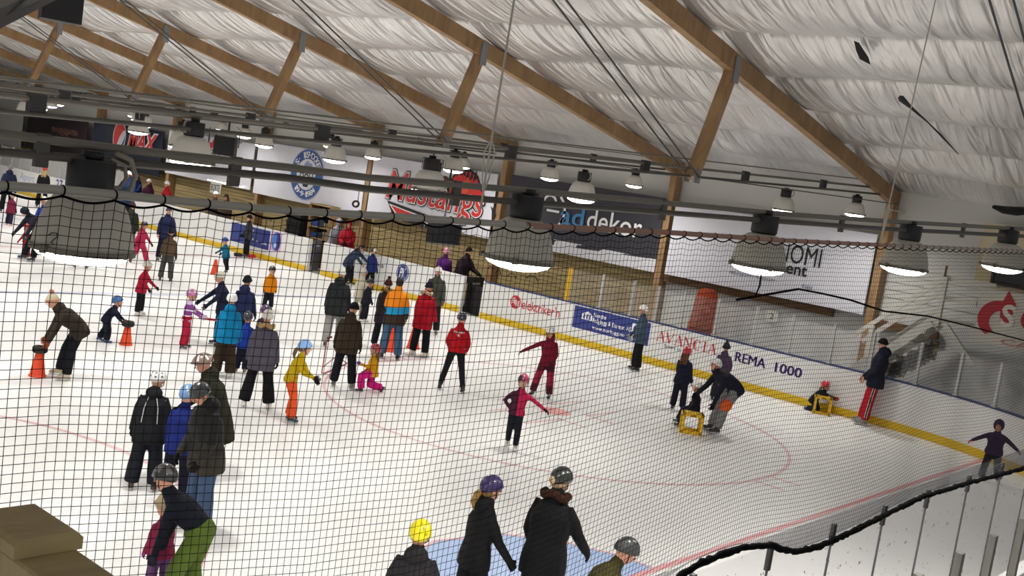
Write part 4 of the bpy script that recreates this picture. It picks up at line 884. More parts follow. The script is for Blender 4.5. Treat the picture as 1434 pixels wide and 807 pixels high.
def person(label, foot=None, top=None, H=None, pos=None, face=0, pose=None, jacket='#222226', trousers='#1d1d20', head=('helmet', '#e8e6e2'), hair=None, gloves='#1b1b1d', skates='#1d1d1f', jk=1.28, hem=.2, flare=.01, legs=(.104, .082, .078), hood=None, fur=None, jm=None, tm=None, extra=None, group='skaters on the ice', skin=None, strap=True, on_ice=True, zoff=0.0, sleeve=1.0, pat=None, mat2='#2a2a2c', curl=25, clampx=14.45):
    pose = dict(pose or {}); P0 = V(pos) if pos is not None else ice(*foot); P0.z = zoff
    if pos is None and P0.x > clampx: k_ = (clampx - CAM.x) / (P0.x - CAM.x); P0 = V((clampx, CAM.y + (P0.y - CAM.y) * k_, zoff))
    phi = math.atan2(CAM.y - P0.y, CAM.x - P0.x); ang = phi + face * D2R - math.pi / 2; R = M.Rotation(ang, 3, 'Z')
    if H is None:
        lo, hi = .6, 2.3
        for _ in range(22):
            H = (lo + hi) / 2; J = skel(H, **pose); y = pix(P0 + R @ J['top'])[1]
            if y > top: lo = H
            else: hi = H
    kf = max(0, min(1, (1.45 - H) / .35)); legs = tuple(q * (1.06 + .16 * kf) * (1.08 if i else 1) for i, q in enumerate(legs)); jk = jk * (1 + .12 * kf)
    J = skel(H, **pose); b, hs = J['b'], J['hs']; dist = (P0 - CAM).length; near = dist < LIMIT_NEAR; vox = .013 if dist < 12 else (.017 if near else .022)
    # ---- body: one continuous skin
    m = MB(); C = J['head']; hm = J['hm']
    m.ball(C + hm @ V((0, -.004, .012)) * hs, .074 * hs, .094 * hs, .104 * hs, hm, 14, 9); m.ball(C + hm @ V((0, .022, -.05)) * hs, .056 * hs, .066 * hs, .066 * hs, hm, 12, 7); m.ball(C + hm @ V((0, .05, -.085)) * hs, .03 * hs, .03 * hs, .025 * hs, hm)
    m.tube([J['neck'] - J['tor'] @ UP * .04 * b, J['nk2'], C + hm @ V((0, -.02, -.03)) * hs], [.062 * b, .054 * b, .052 * hs], 10)
    torso(m, J, .93)
    for s in 'lr': arm(m, J, s, (.05, .04, .026)); m.ball(J[s + 'wr'] + (J[s + 'hm'] @ DN) * .02 * b, .026 * b)
    for s in 'LR': leg(m, J, s, (.082, .058, .042)); m.ball(J[s + 'an'] + J[s + 'fm'] @ V((0, .04, -.05)) * b, .035 * b, .075 * b, .03 * b, J[s + 'fm'])
    me = remesh(m, vox, 3); sk = skin or SKIN
    e = MB(); F = lambda x, y, z: C + hm @ (V((x, y, z)) * hs)
    e.loft([ell(F(0, .083, .028), hm @ RT_, hm @ UP, .007 * hs, .008 * hs, 8, 2), ell(F(0, .098, .0), hm @ RT_, hm @ UP, .011 * hs, .012 * hs, 8, 2), ell(F(0, .112, -.02), hm @ RT_, hm @ UP, .015 * hs, .011 * hs, 8, 2), ell(F(0, .088, -.03), hm @ RT_, hm @ UP, .012 * hs, .006 * hs, 8, 2)], 0)
    for s in (-1, 1):
        e.ball(F(s * .03, .083, .016), .0135 * hs, .009 * hs, .0085 * hs, hm, 8, 5, 1); e.ball(F(s * .03, .0905, .016), .006 * hs, .004 * hs, .0065 * hs, hm, 8, 5, 2)
        e.tube([F(s * .015, .092, .034), F(s * .032, .09, .038), F(s * .048, .078, .032)], [.0035 * hs, .0045 * hs, .003 * hs], 5, 4); e.ball(F(s * .076, -.005, .0), .012 * hs, .022 * hs, .031 * hs, hm, 8, 5, 0)
    e.tube([F(-.024, .083, -.052), F(0, .0905, -.05), F(.024, .083, -.052)], [.003 * hs, .0055 * hs, .003 * hs], 6, 3)
    if not gloves:
        for s in 'lr': hand(e, J, s, 1.0, 0, curl)
    n0 = len(me.vertices); vs = [tuple(v.co) for v in me.vertices] + e.v; fs = [tuple(p.vertices) for p in me.polygons]; k0 = len(fs); fs += [tuple(i + n0 for i in f) for f in e.f]
    bpy.data.meshes.remove(me); me = bpy.data.meshes.new('body'); me.from_pydata(vs, [], fs); me.polygons.foreach_set('material_index', [0] * k0 + e.m); me.polygons.foreach_set('use_smooth', [True] * len(fs)); me.update()
    for q in (sk, EYEW, EYED, LIP, BROW): me.materials.append(q)
    root = link(me, 'person', None, P0); root.rotation_euler = (0, 0, ang); tag(root, label, 'person', group)
    # ---- jacket
    if jacket:
        m = MB(); torso(m, J, jk, hem, flare); s0 = jk / 1.28
        for s in 'lr': arm(m, J, s, (.07 * s0, .058 * s0, .046 * s0), sleeve)
        col = J['neck'] + J['tor'] @ V((0, .0, .0)); m.tube([J['neck'] - J['tor'] @ UP * .06 * b, J['nk2'] - J['tor'] @ UP * .015 * b], [.1 * b, .078 * b], 12)
        if hood == 'down':
            m.ball(J['neck'] + J['tor'] @ V((0, -.085, .01)) * b, .132 * b, .082 * b, .1 * b, J['tor'] @ Rx(-20), 14, 8)
        mj = remesh(m, vox, 2); mj.materials.append(jm or cloth(jacket)); link(mj, 'jacket', root)
    if hood == 'up':
        mh = dome(J, .105, .125, .128, 62, 150, 150, (0, -.012, .004), k=10, thick=.9); mh.build('hood', jm if (jm and hood == 'up' and not jacket) else cloth(jacket), root, True)
    if fur:
        m = MB(); t = J['tor']; c0 = J['neck'] + t @ V((0, -.05, .035)) * b; rr = random.Random(len(label)); pts = []
        for a in np.linspace(-.2, 3.34, 15) + math.pi: pts.append(c0 + t @ V((.125 * b * math.cos(a), .085 * b * math.sin(a) + .02 * b, .02 * b * math.sin(a * 3))))
        m.tube(pts, [.042 * b * rr.uniform(.85, 1.15) for _ in pts], 9); m.build('fur_trim', mat('fur_' + fur[1:], S(fur), .9, spec=.1, noise=.25, nscale=30, bump=.8, bscale=90), root, True)
    # ---- trousers
    if trousers:
        m = MB(); px, py, pz = J['pel'] @ RT_, J['pel'] @ FWD, J['pel'] @ UP; k = legs[0] / .1
        m.loft([ell(J['P'] - pz * .1 * b, px, py, .1 * k * b, .09 * k * b), ell(J['P'] - pz * .03 * b, px, py, .168 * b * k, .13 * b * k), ell(J['P'] + pz * .06 * b, px, py, .16 * b * k, .125 * b * k), ell(J['P'] + pz * .13 * b, px, py, .145 * b, .11 * b)])
        for s in 'LR': leg(m, J, s, legs, 1.03)
        mt = remesh(m, vox, 2); mt.materials.append(tm or cloth(trousers)); link(mt, 'trousers', root)
    # ---- skates
    sc_ = plain(skates, .4)
    for s in 'LR':
        a, fm = J[s + 'an'], J[s + 'fm']; X, Y, Z = fm @ RT_, fm @ FWD, fm @ UP; m = MB(); g = max(b, .62)
        m.loft([ell(a + Z * .07 * b, X, Y, .046 * g, .052 * g, 12), ell(a - Z * .01 * b, X, Y, .044 * g, .058 * g, 12), ell(a - Z * .045 * b + Y * .03 * g, X, Y, .043 * g, .095 * g, 12), ell(a - Z * .07 * b + Y * .052 * g, X, Y, .046 * g, .128 * g, 12, 3), ell(a - Z * .088 * b + Y * .055 * g, X, Y, .044 * g, .13 * g, 12, 3)]); m.ball(a - Z * .062 * b + Y * .135 * g, .041 * g, .05 * g, .03 * g, fm)
        for i in range(4): q = a + Y * (.055 + .022 * i) * g + Z * (.02 - .018 * i) * b; m.tube([q - X * .03 * g, q + Z * .006 * g, q + X * .03 * g], .005 * g, 5, 1)
        sk_ = m.build('skate', [sc_, plain('#d9d5cc' if sum(S(skates)) < .9 else '#8a8a8c', .6)], root, True)
        m = MB(); z0, z1 = .088 * b, .13 * b; m.beam(a - Z * (z1 - .011 * b) - Y * .075 * g, a - Z * (z1 - .011 * b) + Y * .19 * g, .006, .022 * b, upv=Z)
        for y in (-.04, .12): m.beam(a - Z * z0 + Y * y * g, a - Z * (z1 - .015 * b) + Y * y * g, .022 * g, .07 * g, upv=Y)
        bl = m.build('blade', BLADE, sk_)
    # ---- gloves
    if gloves:
        for s in 'lr': m = MB(); hand(m, J, s, 1.22, 0, curl); m.tube([J[s + 'wr'] - (J[s + 'hm'] @ DN) * .03 * b, J[s + 'wr'] + (J[s + 'hm'] @ DN) * .02 * b], [.036 * b, .03 * b], 8); m.build('glove', cloth(gloves), root, True)
    # ---- head gear
    kind, hc = head[0], head[1]; hc2 = head[2] if len(head) > 2 else '#2b2b2d'; pt = PATS.get(head[3] if len(head) > 3 else 'vents')
    hmats = [plain(hc, .32, coat=.3), plain(hc2, .45)]
    if kind == 'helmet':
        o = dome(J, .1, .124, .124, 82, 97, 112, (0, -.005, .022), pat=pt, brim=.06).build('helmet', hmats, root, True)
        if strap: m = MB(); m.tube([F(-.086, .01, .02), F(-.074, .03, -.055), F(0, .045, -.118), F(.074, .03, -.055), F(.086, .01, .02)], .006 * hs, 5); m.build('chin_strap', plain('#1c1c1e', .7), o)
    elif kind == 'bike':
        dome(J, .1, .14, .12, 80, 92, 98, (0, -.002, .028), pat=PATS['bike'], brim=.16).build('helmet', hmats, root, True)
    elif kind in ('knit', 'cap', 'bobble'):
        o = dome(J, .088, .108, .122, 84, 100, 108, (0, -.004, .016), thick=.94, pat=(pt if len(head) > 3 else None)).build('knit_hat', [cloth(hc, .9, .5), cloth(hc2, .9)], root, True)
        m = MB(); q = []
        for a in np.linspace(0, 2 * math.pi, 17):
            v = (88 + (8 if math.sin(a) < 0 else 0) - 4 * max(0, math.sin(a))) * D2R; q.append(F(.09 * math.sin(v) * math.cos(a), -.004 + .11 * math.sin(v) * math.sin(a), .016 + .124 * math.cos(v) + .005))
        m.tube(q, .0125 * hs, 8, rnd=False); m.build('hat_band', cloth(hc2 if kind == 'bobble' else hc, .9, .5), o, True)
        if kind == 'bobble': m = MB(); m.ball(F(0, -.02, .165), .042 * hs, .042 * hs, .038 * hs, n=12); m.build('pompom', mat('fur_' + hc2[1:], S(hc2), .95, noise=.3, nscale=40, bump=1, bscale=120), o, True)
    # ---- hair
    if hair:
        st = hair[0]; hc_ = mat('hair_' + hair[1][1:], S(hair[1]), .55, spec=.3, noise=.25, nscale=40, bump=.5, bscale=70); m = MB()
        q = dome(J, .083, .104, .118, 62, 118, 140, (0, -.008, .008), thick=.9); m.v, m.f, m.m = q.v, q.f, [0] * len(q.f)
        bk = J['tor'] @ V((0, -1, 0))
        if st == 'long':
            for sx in (-.055, -.02, .02, .055): m.tube([F(sx, -.07, -.02), F(sx * 1.1, -.09, -.1), J['neck'] + J['tor'] @ V((sx * 1.3, -.13, -.02)) * b, J['neck'] + J['tor'] @ V((sx * 1.4, -.155, -.14)) * b], [.034 * hs, .036 * hs, .032 * hs, .014 * hs], 7)
        if st == 'tail': m.tube([F(0, -.09, .0), F(.0, -.15, -.05), F(.0, -.175, -.13), F(.01, -.165, -.2)], [.022 * hs, .036 * hs, .032 * hs, .01 * hs], 8)
        if st == 'bun': m.ball(F(0, -.115, .01), .04 * hs)
        m.build('hair', hc_, root, True)
    if extra: extra(root, J, b, hs)
    PEOPLE.append((label, round(H, 2), [round(q, 1) for q in P0], round(dist, 1)))
    return root, J
def chest_word(lines, z=.30, col='#f0efe9', back=True):
    def f(root, J, b, hs):
        m = MB(); T = J['tor']; X = T @ V((1, 0, 0)) * (1 if back else -1); Y = T @ UP; N = X.cross(Y)
        for i, (s, w, h) in enumerate(lines):
            c = J['waist'] + Y * (z - .075 * i) * b - (T @ FWD) * .178 * b * (1 if back else -1); word(m, s, c, X, Y, w * b, h * b, 0, .004, .012)
        m.build('back_lettering', plain(col, .6), root)
    return f
def piping(root, J, b, hs):
    m = MB(); T = J['tor']
    for s in (-1, 1):
        for x0, x1 in ((.06, .1),): m.tube([J['waist'] + T @ V((s * x0, -.165, .36)) * b, J['waist'] + T @ V((s * x1, -.17, .2)) * b, J['waist'] + T @ V((s * x1 * 1.15, -.165, -.02)) * b], .006 * b, 5)
    for s in 'lr':
        a, e_, w = J[s + 'sh'], J[s + 'el'], J[s + 'wr']; o = T @ V((0, -.062, .01)) * b; o2 = o * .9; m.tube([a + o, a.lerp(e_, .5) + o, e_ + o2, e_.lerp(w, .8) + o2 * .8], .006 * b, 5)
    m.build('white_piping', plain('#cfcfce', .6), root)
def logo_back(root, J, b, hs):
    m = MB(); T = J['tor']; X = T @ RT_; Y = T @ UP; c = J['waist'] + T @ V((.02, -.18, .2)) * b
    shape(m, [(0, 0), (.3, 0), (.25, 1), (.0, 1)], c, X, Y, .1 * b, .16 * b, 0, .004); shape(m, [(0, 0), (1, .2), (1, .6), (0, .5)], c + X * .05 * b + Y * .08 * b, X, Y, .12 * b, .05 * b, 0, .004); m.build('back_emblem', plain('#8d93ad', .6), root)
def knee_patch(root, J, b, hs):
    m = MB(); k = J['Lkn']; q = J['Lhip'].lerp(k, .82); d = (k - J['Lhip']).normalized(); m.tube([q, k + d * .02 * b], [.116 * b, .108 * b], 12); m.build('orange_patch', cloth('#e8662f'), root, True)
def red_scarf(root, J, b, hs):
    m = MB(); c = J['neck'] + J['tor'] @ V((0, -.1, .03)) * b; m.ball(c, .04 * b, .03 * b, .035 * b); m.build('red_bow', cloth('#8e1f2a'), root, True)
def side_stripe(root, J, b, hs):
    m = MB()
    for nm, s in (('L', -1), ('R', 1)):
        h, k, a = J[nm + 'hip'], J[nm + 'kn'], J[nm + 'an']
        for dy, w, mi in ((0, .012, 0), (-.018, .005, 1), (.018, .005, 1)):
            o = V((s * .11 * b, dy * 1.3, 0)); o2 = V((s * .091 * b, dy * 1.3, 0)); o3 = V((s * .085 * b, dy * 1.3, 0)); m.tube([h + o, h.lerp(k, .5) + (o + o2) / 2, k + o2, a.lerp(k, .1) + o3], w * b, 6, mi)
    m.build('side_stripes', [plain('#1a1a1d', .6), plain('#e6e4e0', .6)], root)
STAND = dict(L=(3, 4, 5), R=(3, 4, 5))
WIDE = dict(L=(4, 10, 6), R=(2, 10, 6))
# --- standing and skating in the left half
person('child in yellow jumper, orange trousers and pale blue helmet, skating to the right', (407, 591), 477, face=75, pose=dict(lean=22, hp=-2, L=(12, 3, 18), R=(22, 3, 22), la=(28, 8, 22, 0), ra=(38, 10, 40, 0)), jacket='#c3a510', trousers='#e2562c', head=('helmet', '#86b4e6', '#5f88c0', 'marks'), hair=('tail', '#6b5536'), gloves='#1c1b1e', skates='#23343f', jk=1.12, hem=.1, legs=(.098, .075, .09))
person('woman in grey-purple winter jacket, fur hood and white knitted hat, seen from behind', (358, 571), 434, face=176, pose=dict(lean=3, L=(2, 9, 4), R=(2, 9, 4), la=(4, 10, 12, 0), ra=(4, 10, 10, 0)), jacket='#56525f', trousers='#17171c', head=('knit', '#e3ddd4'), fur='#a58a5e', gloves='#1b1b22', skates='#e9e6df', jk=1.4, hem=.26, legs=(.1, .085, .1), extra=red_scarf)
person('person in bright blue jacket, brown trousers and white helmet, seen from behind', (311, 528), 411, face=178, pose=dict(lean=3, L=(2, 4, 4), R=(2, 4, 4), la=(6, 8, 14, 0), ra=(8, 10, 14, 0)), jacket='#0d85b8', trousers='#3a2d22', head=('helmet', '#f1f0ee', '#d8d8d8', 'none'), gloves='#1e86b4', skates='#d8d4ca', jk=1.3, hem=.22, hood='down', legs=(.108, .092, .105))
person('child in royal blue jacket and dark helmet, right of the bright blue jacket', (336, 523), 437, face=178, pose=dict(lean=6, L=(2, 4, 4), R=(-8, 4, 18)), jacket='#1f3fa0', trousers='#1b2033', head=('helmet', '#33343a', '#202024', 'none'), gloves='#20232e', skates='#7a6a5e')
person('child in dark jacket and purple helmet, half hidden by the woman with the fur hood', (362, 506), 428, face=150, pose=dict(lean=5), jacket='#3b2f45', trousers='#1d1d28', head=('helmet', '#3d2450', '#2a1838', 'none'), gloves='#22222a')
person('person in navy jacket and beige knitted hat, bending towards the striped child', (304, 484), 381, face=-70, pose=dict(lean=14, hp=14, la=(42, 5, 6, 0), ra=(46, 12, 4, 0)), jacket='#20263f', trousers='#1a1c28', head=('knit', '#cfc6b2'), gloves='#1d2030', skates='#1b1b1d')
person('person in navy jacket and dark hat, just behind the bright blue jacket', (333, 492), 386, face=168, pose=dict(lean=5, hy=-20, la=(10, 8, 10, 0), ra=(12, 10, 6, 0)), jacket='#222a4e', trousers='#1c1e2c', head=('knit', '#1f2126'), gloves='#1d2030', hood='down')
person('child in purple and white striped jumper, raspberry trousers and pink helmet', (258, 488), 406, face=80, pose=dict(lean=4, la=(50, 4, 12, 0), ra=(50, 6, 14, 0), L=(5, 6, 6), R=(3, 6, 8)), jacket='#b59ab8', jm=ramp_mat('striped_jumper', 'Z', [(-1, '#8a4a86'), (.46, '#e6dfe2'), (.49, '#b088ab'), (.52, '#e6dfe2'), (.55, '#9a6a9a'), (.58, '#e6dfe2'), (.62, '#a57ba4'), (.65, '#ece6e8'), (.68, '#7c3d84'), (.78, '#d7c6d9'), (.81, '#7c3d84'), (.9, '#c9b2cd')]), trousers='#b5213f', head=('helmet', '#b06a95', '#e7dbe4', 'vents'), hair=None, gloves='#c8b6cc', skates='#5a4a52', jk=1.1, hem=.1)
person('woman in dark brown padded jacket and cream bobble hat, bending over an orange cone', (85, 530), 412, face=-82, pose=dict(lean=56, hp=18, L=(18, 3, 14), R=(24, 3, 14), la=(22, 8, 2, 0), ra=(18, 4, 6, 0)), jacket='#3b322a', trousers='#191b22', head=('bobble', '#d9cfae', '#d88a74'), hood='down', gloves='#9a4a30', skates='#c9bd9c', jk=1.42, hem=.16)
person('small child in dark blue snowsuit and blue helmet, pushing an orange cone', (145, 479), 415, face=82, pose=dict(lean=38, hp=-10, L=(-2, 4, 24), R=(18, 4, 20), la=(40, 4, 10, 0), ra=(38, 4, 10, 0), fl=-20), jacket='#191c30', trousers='#1a1c2c', head=('helmet', '#2a5a8c', '#1f3f66', 'stripe'), hood='down', gloves='#8a2a3a', skates='#33517c', legs=(.115, .1, .1), jk=1.4)
person('child in red jacket with black trousers and pale helmet, skating to the right', (195, 441), 366, face=70, pose=dict(lean=10, la=(30, 14, 20, 0), ra=(24, 10, 18, 0)), jacket='#b01e38', trousers='#1a1a1d', head=('helmet', '#d3cfc6', '#9a968c', 'vents'), gloves='#1c1a1e', skates='#e2dcd4')
person('man in brown jacket and grey trousers, seen from behind near the yellow line', (231, 394), 320, face=175, pose=dict(L=(2, 6, 4), R=(2, 5, 4), la=(4, 9, 8, 0), ra=(4, 9, 8, 0)), jacket='#5b4a38', trousers='#4a4846', head=('knit', '#2e2b2d'), gloves='#1d1b1d', skates='#3a3836', jk=1.22, hem=.08)
person('big man in navy jacket and grey cap, facing the camera beside the boards', (228, 366), 290, face=15, pose=dict(lean=2, la=(6, 12, 14, 0), ra=(6, 12, 14, 0)), jacket='#22284a', trousers='#1f2133', head=('cap', '#4c4a58'), gloves=None, skates='#2a2a2c', jk=1.5, extra=None)
person('child in pink snowsuit and dark helmet, skating past the dark green jacket', (194, 369), 311, face=55, pose=dict(lean=8, L=(24, 6, 8), R=(-12, 6, 26), fr=-35, la=(20, 22, 12, 0), ra=(-10, 25, 12, 0)), jacket='#bc3158', trousers='#c4355e', head=('helmet', '#332848', '#22203a', 'none'), hair=('long', '#8a6a48'), gloves='#23202a', skates='#2c2838', legs=(.115, .095, .09), jk=1.35)
person('man in dark green jacket and grey trousers, beside the big grey bell lamp', (177, 360), 283, face=20, pose=dict(hy=10), jacket='#2c3128', trousers='#63656b', head=('cap', '#4b3a33'), gloves='#23242a', skates='#1d1d1f')
person('person on the ice hidden behind the big grey bell lamp, only dark skates showing', (112, 375), 292, face=10, pose=dict(), jacket='#2a2a38', trousers='#e9e6e4', head=('helmet', '#e2e0dc'), skates='#3a2436')
person('person with blue jacket and white helmet, right behind the bending dark navy adult', (59, 358), 276, face=-20, pose=dict(lean=14, roll=8, hp=8), jacket='#2b489c', trousers='#22242c', head=('helmet', '#ebe9e5', '#3a2a34', 'split'), skates='#8e9094')
person('adult in dark navy hooded jacket bending down to the left', (38, 365), None, H=1.72, face=-60, pose=dict(lean=52, hp=50, L=(20, 4, 8), R=(26, 4, 10), la=(22, 8, 6, 0), ra=(30, 8, 6, 0)), jacket='#252834', trousers='#1d1e24', hood='up', head=('none', '#000000'), gloves='#5e6468', skates='#44474c', jk=1.35)
person('small child in red suit held in front of the bending dark navy adult', (36, 362), None, H=.98, face=-40, pose=dict(lean=12, la=(50, 10, 10, 0), ra=(30, 10, 10, 0), L=(8, 6, 4), R=(-6, 6, 6)), jacket='#b12a34', trousers='#b8404a', head=('helmet', '#c8323a', '#8c1f26', 'none'), gloves='#c0303a', skates='#d9cfd0', legs=(.112, .1, .1))
person('child in maroon coat and pale hat, skating away at the left edge', (12, 316), 270, face=150, pose=dict(L=(14, 8, 8), R=(-8, 8, 8), lean=6), jacket='#7a2740', trousers='#26263e', head=('knit', '#c9bcb8'), gloves='#6a2238', skates='#dba9a6', hem=.3, jk=1.3)
person('adult in navy coat and grey knitted hat, seen from behind at the left edge', (8, 298), 231, face=175, pose=dict(), jacket='#262b4a', trousers='#1b1c22', head=('knit', '#8c8d90'), hood='down', skates='#3a3a3c', jk=1.45, hem=.3)
person('woman in black jacket with blonde hair and red helmet, by the far left boards', (57, 291), 234, face=172, pose=dict(), jacket='#19191d', trousers='#1a1a1e', head=('helmet', '#c4202f', '#8c1620', 'none'), hair=('long', '#b89a66'))
person('person in blue jacket with white cap, just right of the biggest grey lamp', (171, 327), 240, face=-25, pose=dict(hy=-20, la=(30, 4, 70, 40), ra=(30, 4, 70, 40)), jacket='#2b3d63', trousers='#20222c', head=('helmet', '#eeece8', '#3a2418', 'none'), hair=('long', '#4a3020'))
person('small child in blue jacket and blue helmet leaning on an orange cone', (317, 381), 333, face=-50, pose=dict(lean=14, hp=12, la=(40, 4, 20, 0), ra=(40, 4, 20, 0), L=(0, 5, 6), R=(-10, 5, 24), fr=-25), jacket='#1f6f92', trousers='#1c1d28', head=('helmet', '#2a47a0', '#1c2f78', 'marks'), gloves='#1b1b1e', skates='#6b6258')
person('man in dark grey jacket and black trousers standing at the dark blue board advert', (343, 360), 301, face=-75, pose=dict(la=(6, 6, 40, 20), ra=(6, 6, 40, 20)), jacket='#3a3b40', trousers='#191a1e', head=('cap', '#26272b'), gloves='#1b1b1d', skates='#4a3a3a')
person('child in orange jacket and black cap standing alone facing the camera', (374, 434), 373, face=5, pose=dict(L=(3, 4, 6), R=(3, 4, 6)), jacket='#e58a10', trousers='#1d2029', head=('helmet', '#2a2a2e', '#1a1a1c', 'none'), gloves='#1b1b1f', hood='down', jk=1.45)
# --- group at the centre left
person('man in black jacket and light grey trousers with white knitted hat, seen from behind', (464, 487), 376, face=172, pose=dict(la=(6, 10, 20, 0), ra=(6, 9, 18, 0), L=(2, 4, 4), R=(2, 4, 4)), jacket='#26292b', trousers='#9b9a97', head=('knit', '#dcd8d0'), hood='down', gloves='#151517', skates='#3a3a3a', jk=1.45, hem=.24)
person('child in cream jacket, mostly hidden behind the man with the white knitted hat', (500, 446), None, H=1.32, face=150, pose=dict(lean=8), jacket='#cdc6b2', trousers='#c9c3b2', head=('knit', '#d6cfbd'), gloves='#cdc6b2', skates='#e2ded6', hood='down')
person('child in navy suit and black helmet with white skates, right of the cream jacket', (509, 451), 391, face=60, pose=dict(lean=6, hp=5, L=(4, 3, 8), R=(4, 3, 8)), jacket='#20222f', trousers='#1c1e2a', head=('helmet', '#22242a', '#141416', 'none'), skates='#e8e4dc', gloves='#1b1b20')
person('adult in slate blue coat with dark hair bending over a child at the boards', (489, 392), 343, face=60, pose=dict(lean=48, hp=20, la=(52, 6, 4, 0), ra=(44, 6, 6, 0), L=(12, 3, 10), R=(8, 3, 10)), jacket='#3d4762', trousers='#22242c', head=('none', '#000000'), hair=('long', '#2a2422'), gloves=None, hem=.3, jk=1.4)
person('child in black trousers and royal blue vest leaning on the boards beneath the gate corner', (517, 396), 347, face=150, pose=dict(lean=3, la=(26, 14, 30, 0)), jacket='#1e2c62', trousers='#17181c', head=('helmet', '#26262a', '#d0ccc6', 'split'), gloves='#17181c')
person('woman in olive brown jacket and black cap, seen from behind in front of the group', (479, 543), 424, face=170, pose=dict(lean=5, hp=14, hy=-28, la=(4, 12, 18, 0), ra=(6, 9, 10, 0), L=(3, 6, 6), R=(3, 8, 6)), jacket='#3a2f23', trousers='#181920', head=('cap', '#1d1c1f'), hood='down', gloves='#141416', skates='#6e6a66', jk=1.36, hem=.24)
person('small child kneeling on one knee in yellow jacket, pink trousers and red helmet', (518, 549), None, H=1.08, face=-80, pose=dict(lean=6, hp=-18, hy=20, L=(78, 6, 84), R=(6, 6, 88), fr=-60, la=(46, 10, 60, 0), ra=(10, 10, 30, 0)), jacket='#d09312', trousers='#cf2080', head=('helmet', '#a8283c', '#1f1a1c', 'vents'), hair=('long', '#7a5c40'), gloves='#5a3a86', skates='#26262a', legs=(.112, .1, .095), hem=.12)
person('man in orange, blue and dark brown jacket with jeans, seen from behind', (545, 503), 388, face=176, pose=dict(lean=2, L=(2, 5, 4), R=(2, 6, 4), la=(20, 8, 40, 30), ra=(6, 12, 30, 20)), jacket='#d97a12', jm=ramp_mat('orange_blue_jacket', 'Z', [(-1, '#33251f'), (1.02, '#1a86b4'), (1.17, '#e07f12'), (1.46, '#e07f12')], wav=-.12), trousers='#43607c', head=('none', '#000000'), hair=('short', '#1b1a1b'), gloves=None, skates='#1d1d20', jk=1.36, hem=.22)
person('person with tan fur hood and brown bobble hat, left of the orange and blue jacket', (531, 489), 391, face=150, pose=dict(hy=30, lean=4), jacket='#2a2327', trousers='#1a1b22', head=('bobble', '#4a2a26', '#3a1f1d'), fur='#8a6a3c', gloves='#1a1a1e', hem=.3)
person('man in olive jacket with white hat facing the camera behind the red coat', (601, 468), 374, face=0, pose=dict(hp=8, la=(18, 8, 20, 0), ra=(18, 8, 20, 0)), jacket='#474a40', trousers='#23242a', head=('helmet', '#e5e1dc', '#c9c5be', 'none'), gloves='#8a5a5c', skates='#6a6a6c', jk=1.42)
person('woman in long red padded coat with fur hood and black knitted hat', (586, 499), 395, face=155, pose=dict(lean=3, la=(4, 10, 16, 0), ra=(10, 8, 16, 0), hy=-15, hp=8), jacket='#b5172a', trousers='#17181d', head=('knit', '#1c1d2b'), fur='#b39a80', gloves='#17171a', skates='#d8d0bd', hem=.3, jk=1.38)
person('skater in red club jacket with white lettering on the back, legs apart', (631, 548), 438, face=176, pose=dict(lean=7, L=(0, 12, 4), R=(0, 12, 4), la=(8, 14, 46, 30), ra=(8, 14, 40, 30)), jacket='#b3141f', trousers='#1c1d22', head=('helmet', '#2b2936', '#8a8a90', 'dots'), skates='#1d1d20', gloves=None, jk=1.2, hem=.06, legs=(.094, .066, .052), extra=chest_word([('DRAK HORN I', .24, .045), ('FK', .07, .05)]))
# --- right half
person('skater in plain maroon suit with white helmet, one arm stretched out to the left', (756, 557), 458, face=-12, pose=dict(lean=3, hp=12, L=(2, 5, 3), R=(6, 12, 8), la=(8, 12, 40, 30), ra=(8, 58, 12, 0), roll=4), jacket='#7c1630', trousers='#5a1230', tm=ramp_mat('maroon_two_tone', 'Z', [(-1, '#4c1228'), (.28, '#8c1c3c'), (.56, '#4a1026')]), head=('helmet', '#ece7e6', '#5a4a50', 'dots'), hair=('long', '#3a2420'), gloves='#4a1226', skates='#241a20', jk=1.2, hem=.14, hood='down')
person('child in half pink half maroon jacket, arm stretched out to the right', (715, 629), 525, face=0, pose=dict(lean=4, roll=-5, la=(12, 62, 6, 0), ra=(2, 42, 84, 84), L=(2, 0, 4), R=(-8, 4, 18), fr=-30), jacket='#46142a', jm=ramp_mat('pink_maroon_jacket', 'X', [(-1, '#b31a4a'), (-.015, '#40142a'), (.5, '#40142a')]), trousers='#1b2028', head=('helmet', '#b0405e', '#1c1a1e', 'split'), gloves='#16161a', skates='#e6e0dc', jk=1.12, hem=.1, legs=(.09, .066, .056))
person('person in blue-grey jacket, black trousers and white helmet by the dark blue builder advert', (888, 519), 428, face=-78, pose=dict(lean=3, L=(2, 4, 4), R=(4, 4, 6), la=(12, 6, 30, 0), ra=(12, 6, 30, 0)), jacket='#47586b', trousers='#16161a', head=('helmet', '#eae7e2', '#cfcbc4', 'none'), gloves='#b8b8b6', skates='#26262a', legs=(.104, .088, .1), jk=1.32)
person('girl in navy jacket with long brown hair and red helmet, behind the sitting child', (948, 575), 486, face=160, pose=dict(lean=4, L=(4, 4, 4), R=(6, 4, 10), la=(20, 8, 30, 0)), jacket='#1c2036', trousers='#1b1e2c', head=('helmet', '#c23a48', '#8f2a34', 'none'), hair=('long', '#6b4228'), gloves='#1d2030', skates='#3a3a40')
person('person in plum jacket and dark bobble hat, behind the bending adult', (1004, 562), 480, face=172, pose=dict(lean=3, la=(14, 8, 40, 20), ra=(14, 8, 40, 20)), jacket='#4a3a4e', trousers='#2a2a34', head=('bobble', '#2c2a30', '#2c2a30'), gloves='#2a2630', hood='down', jk=1.4)
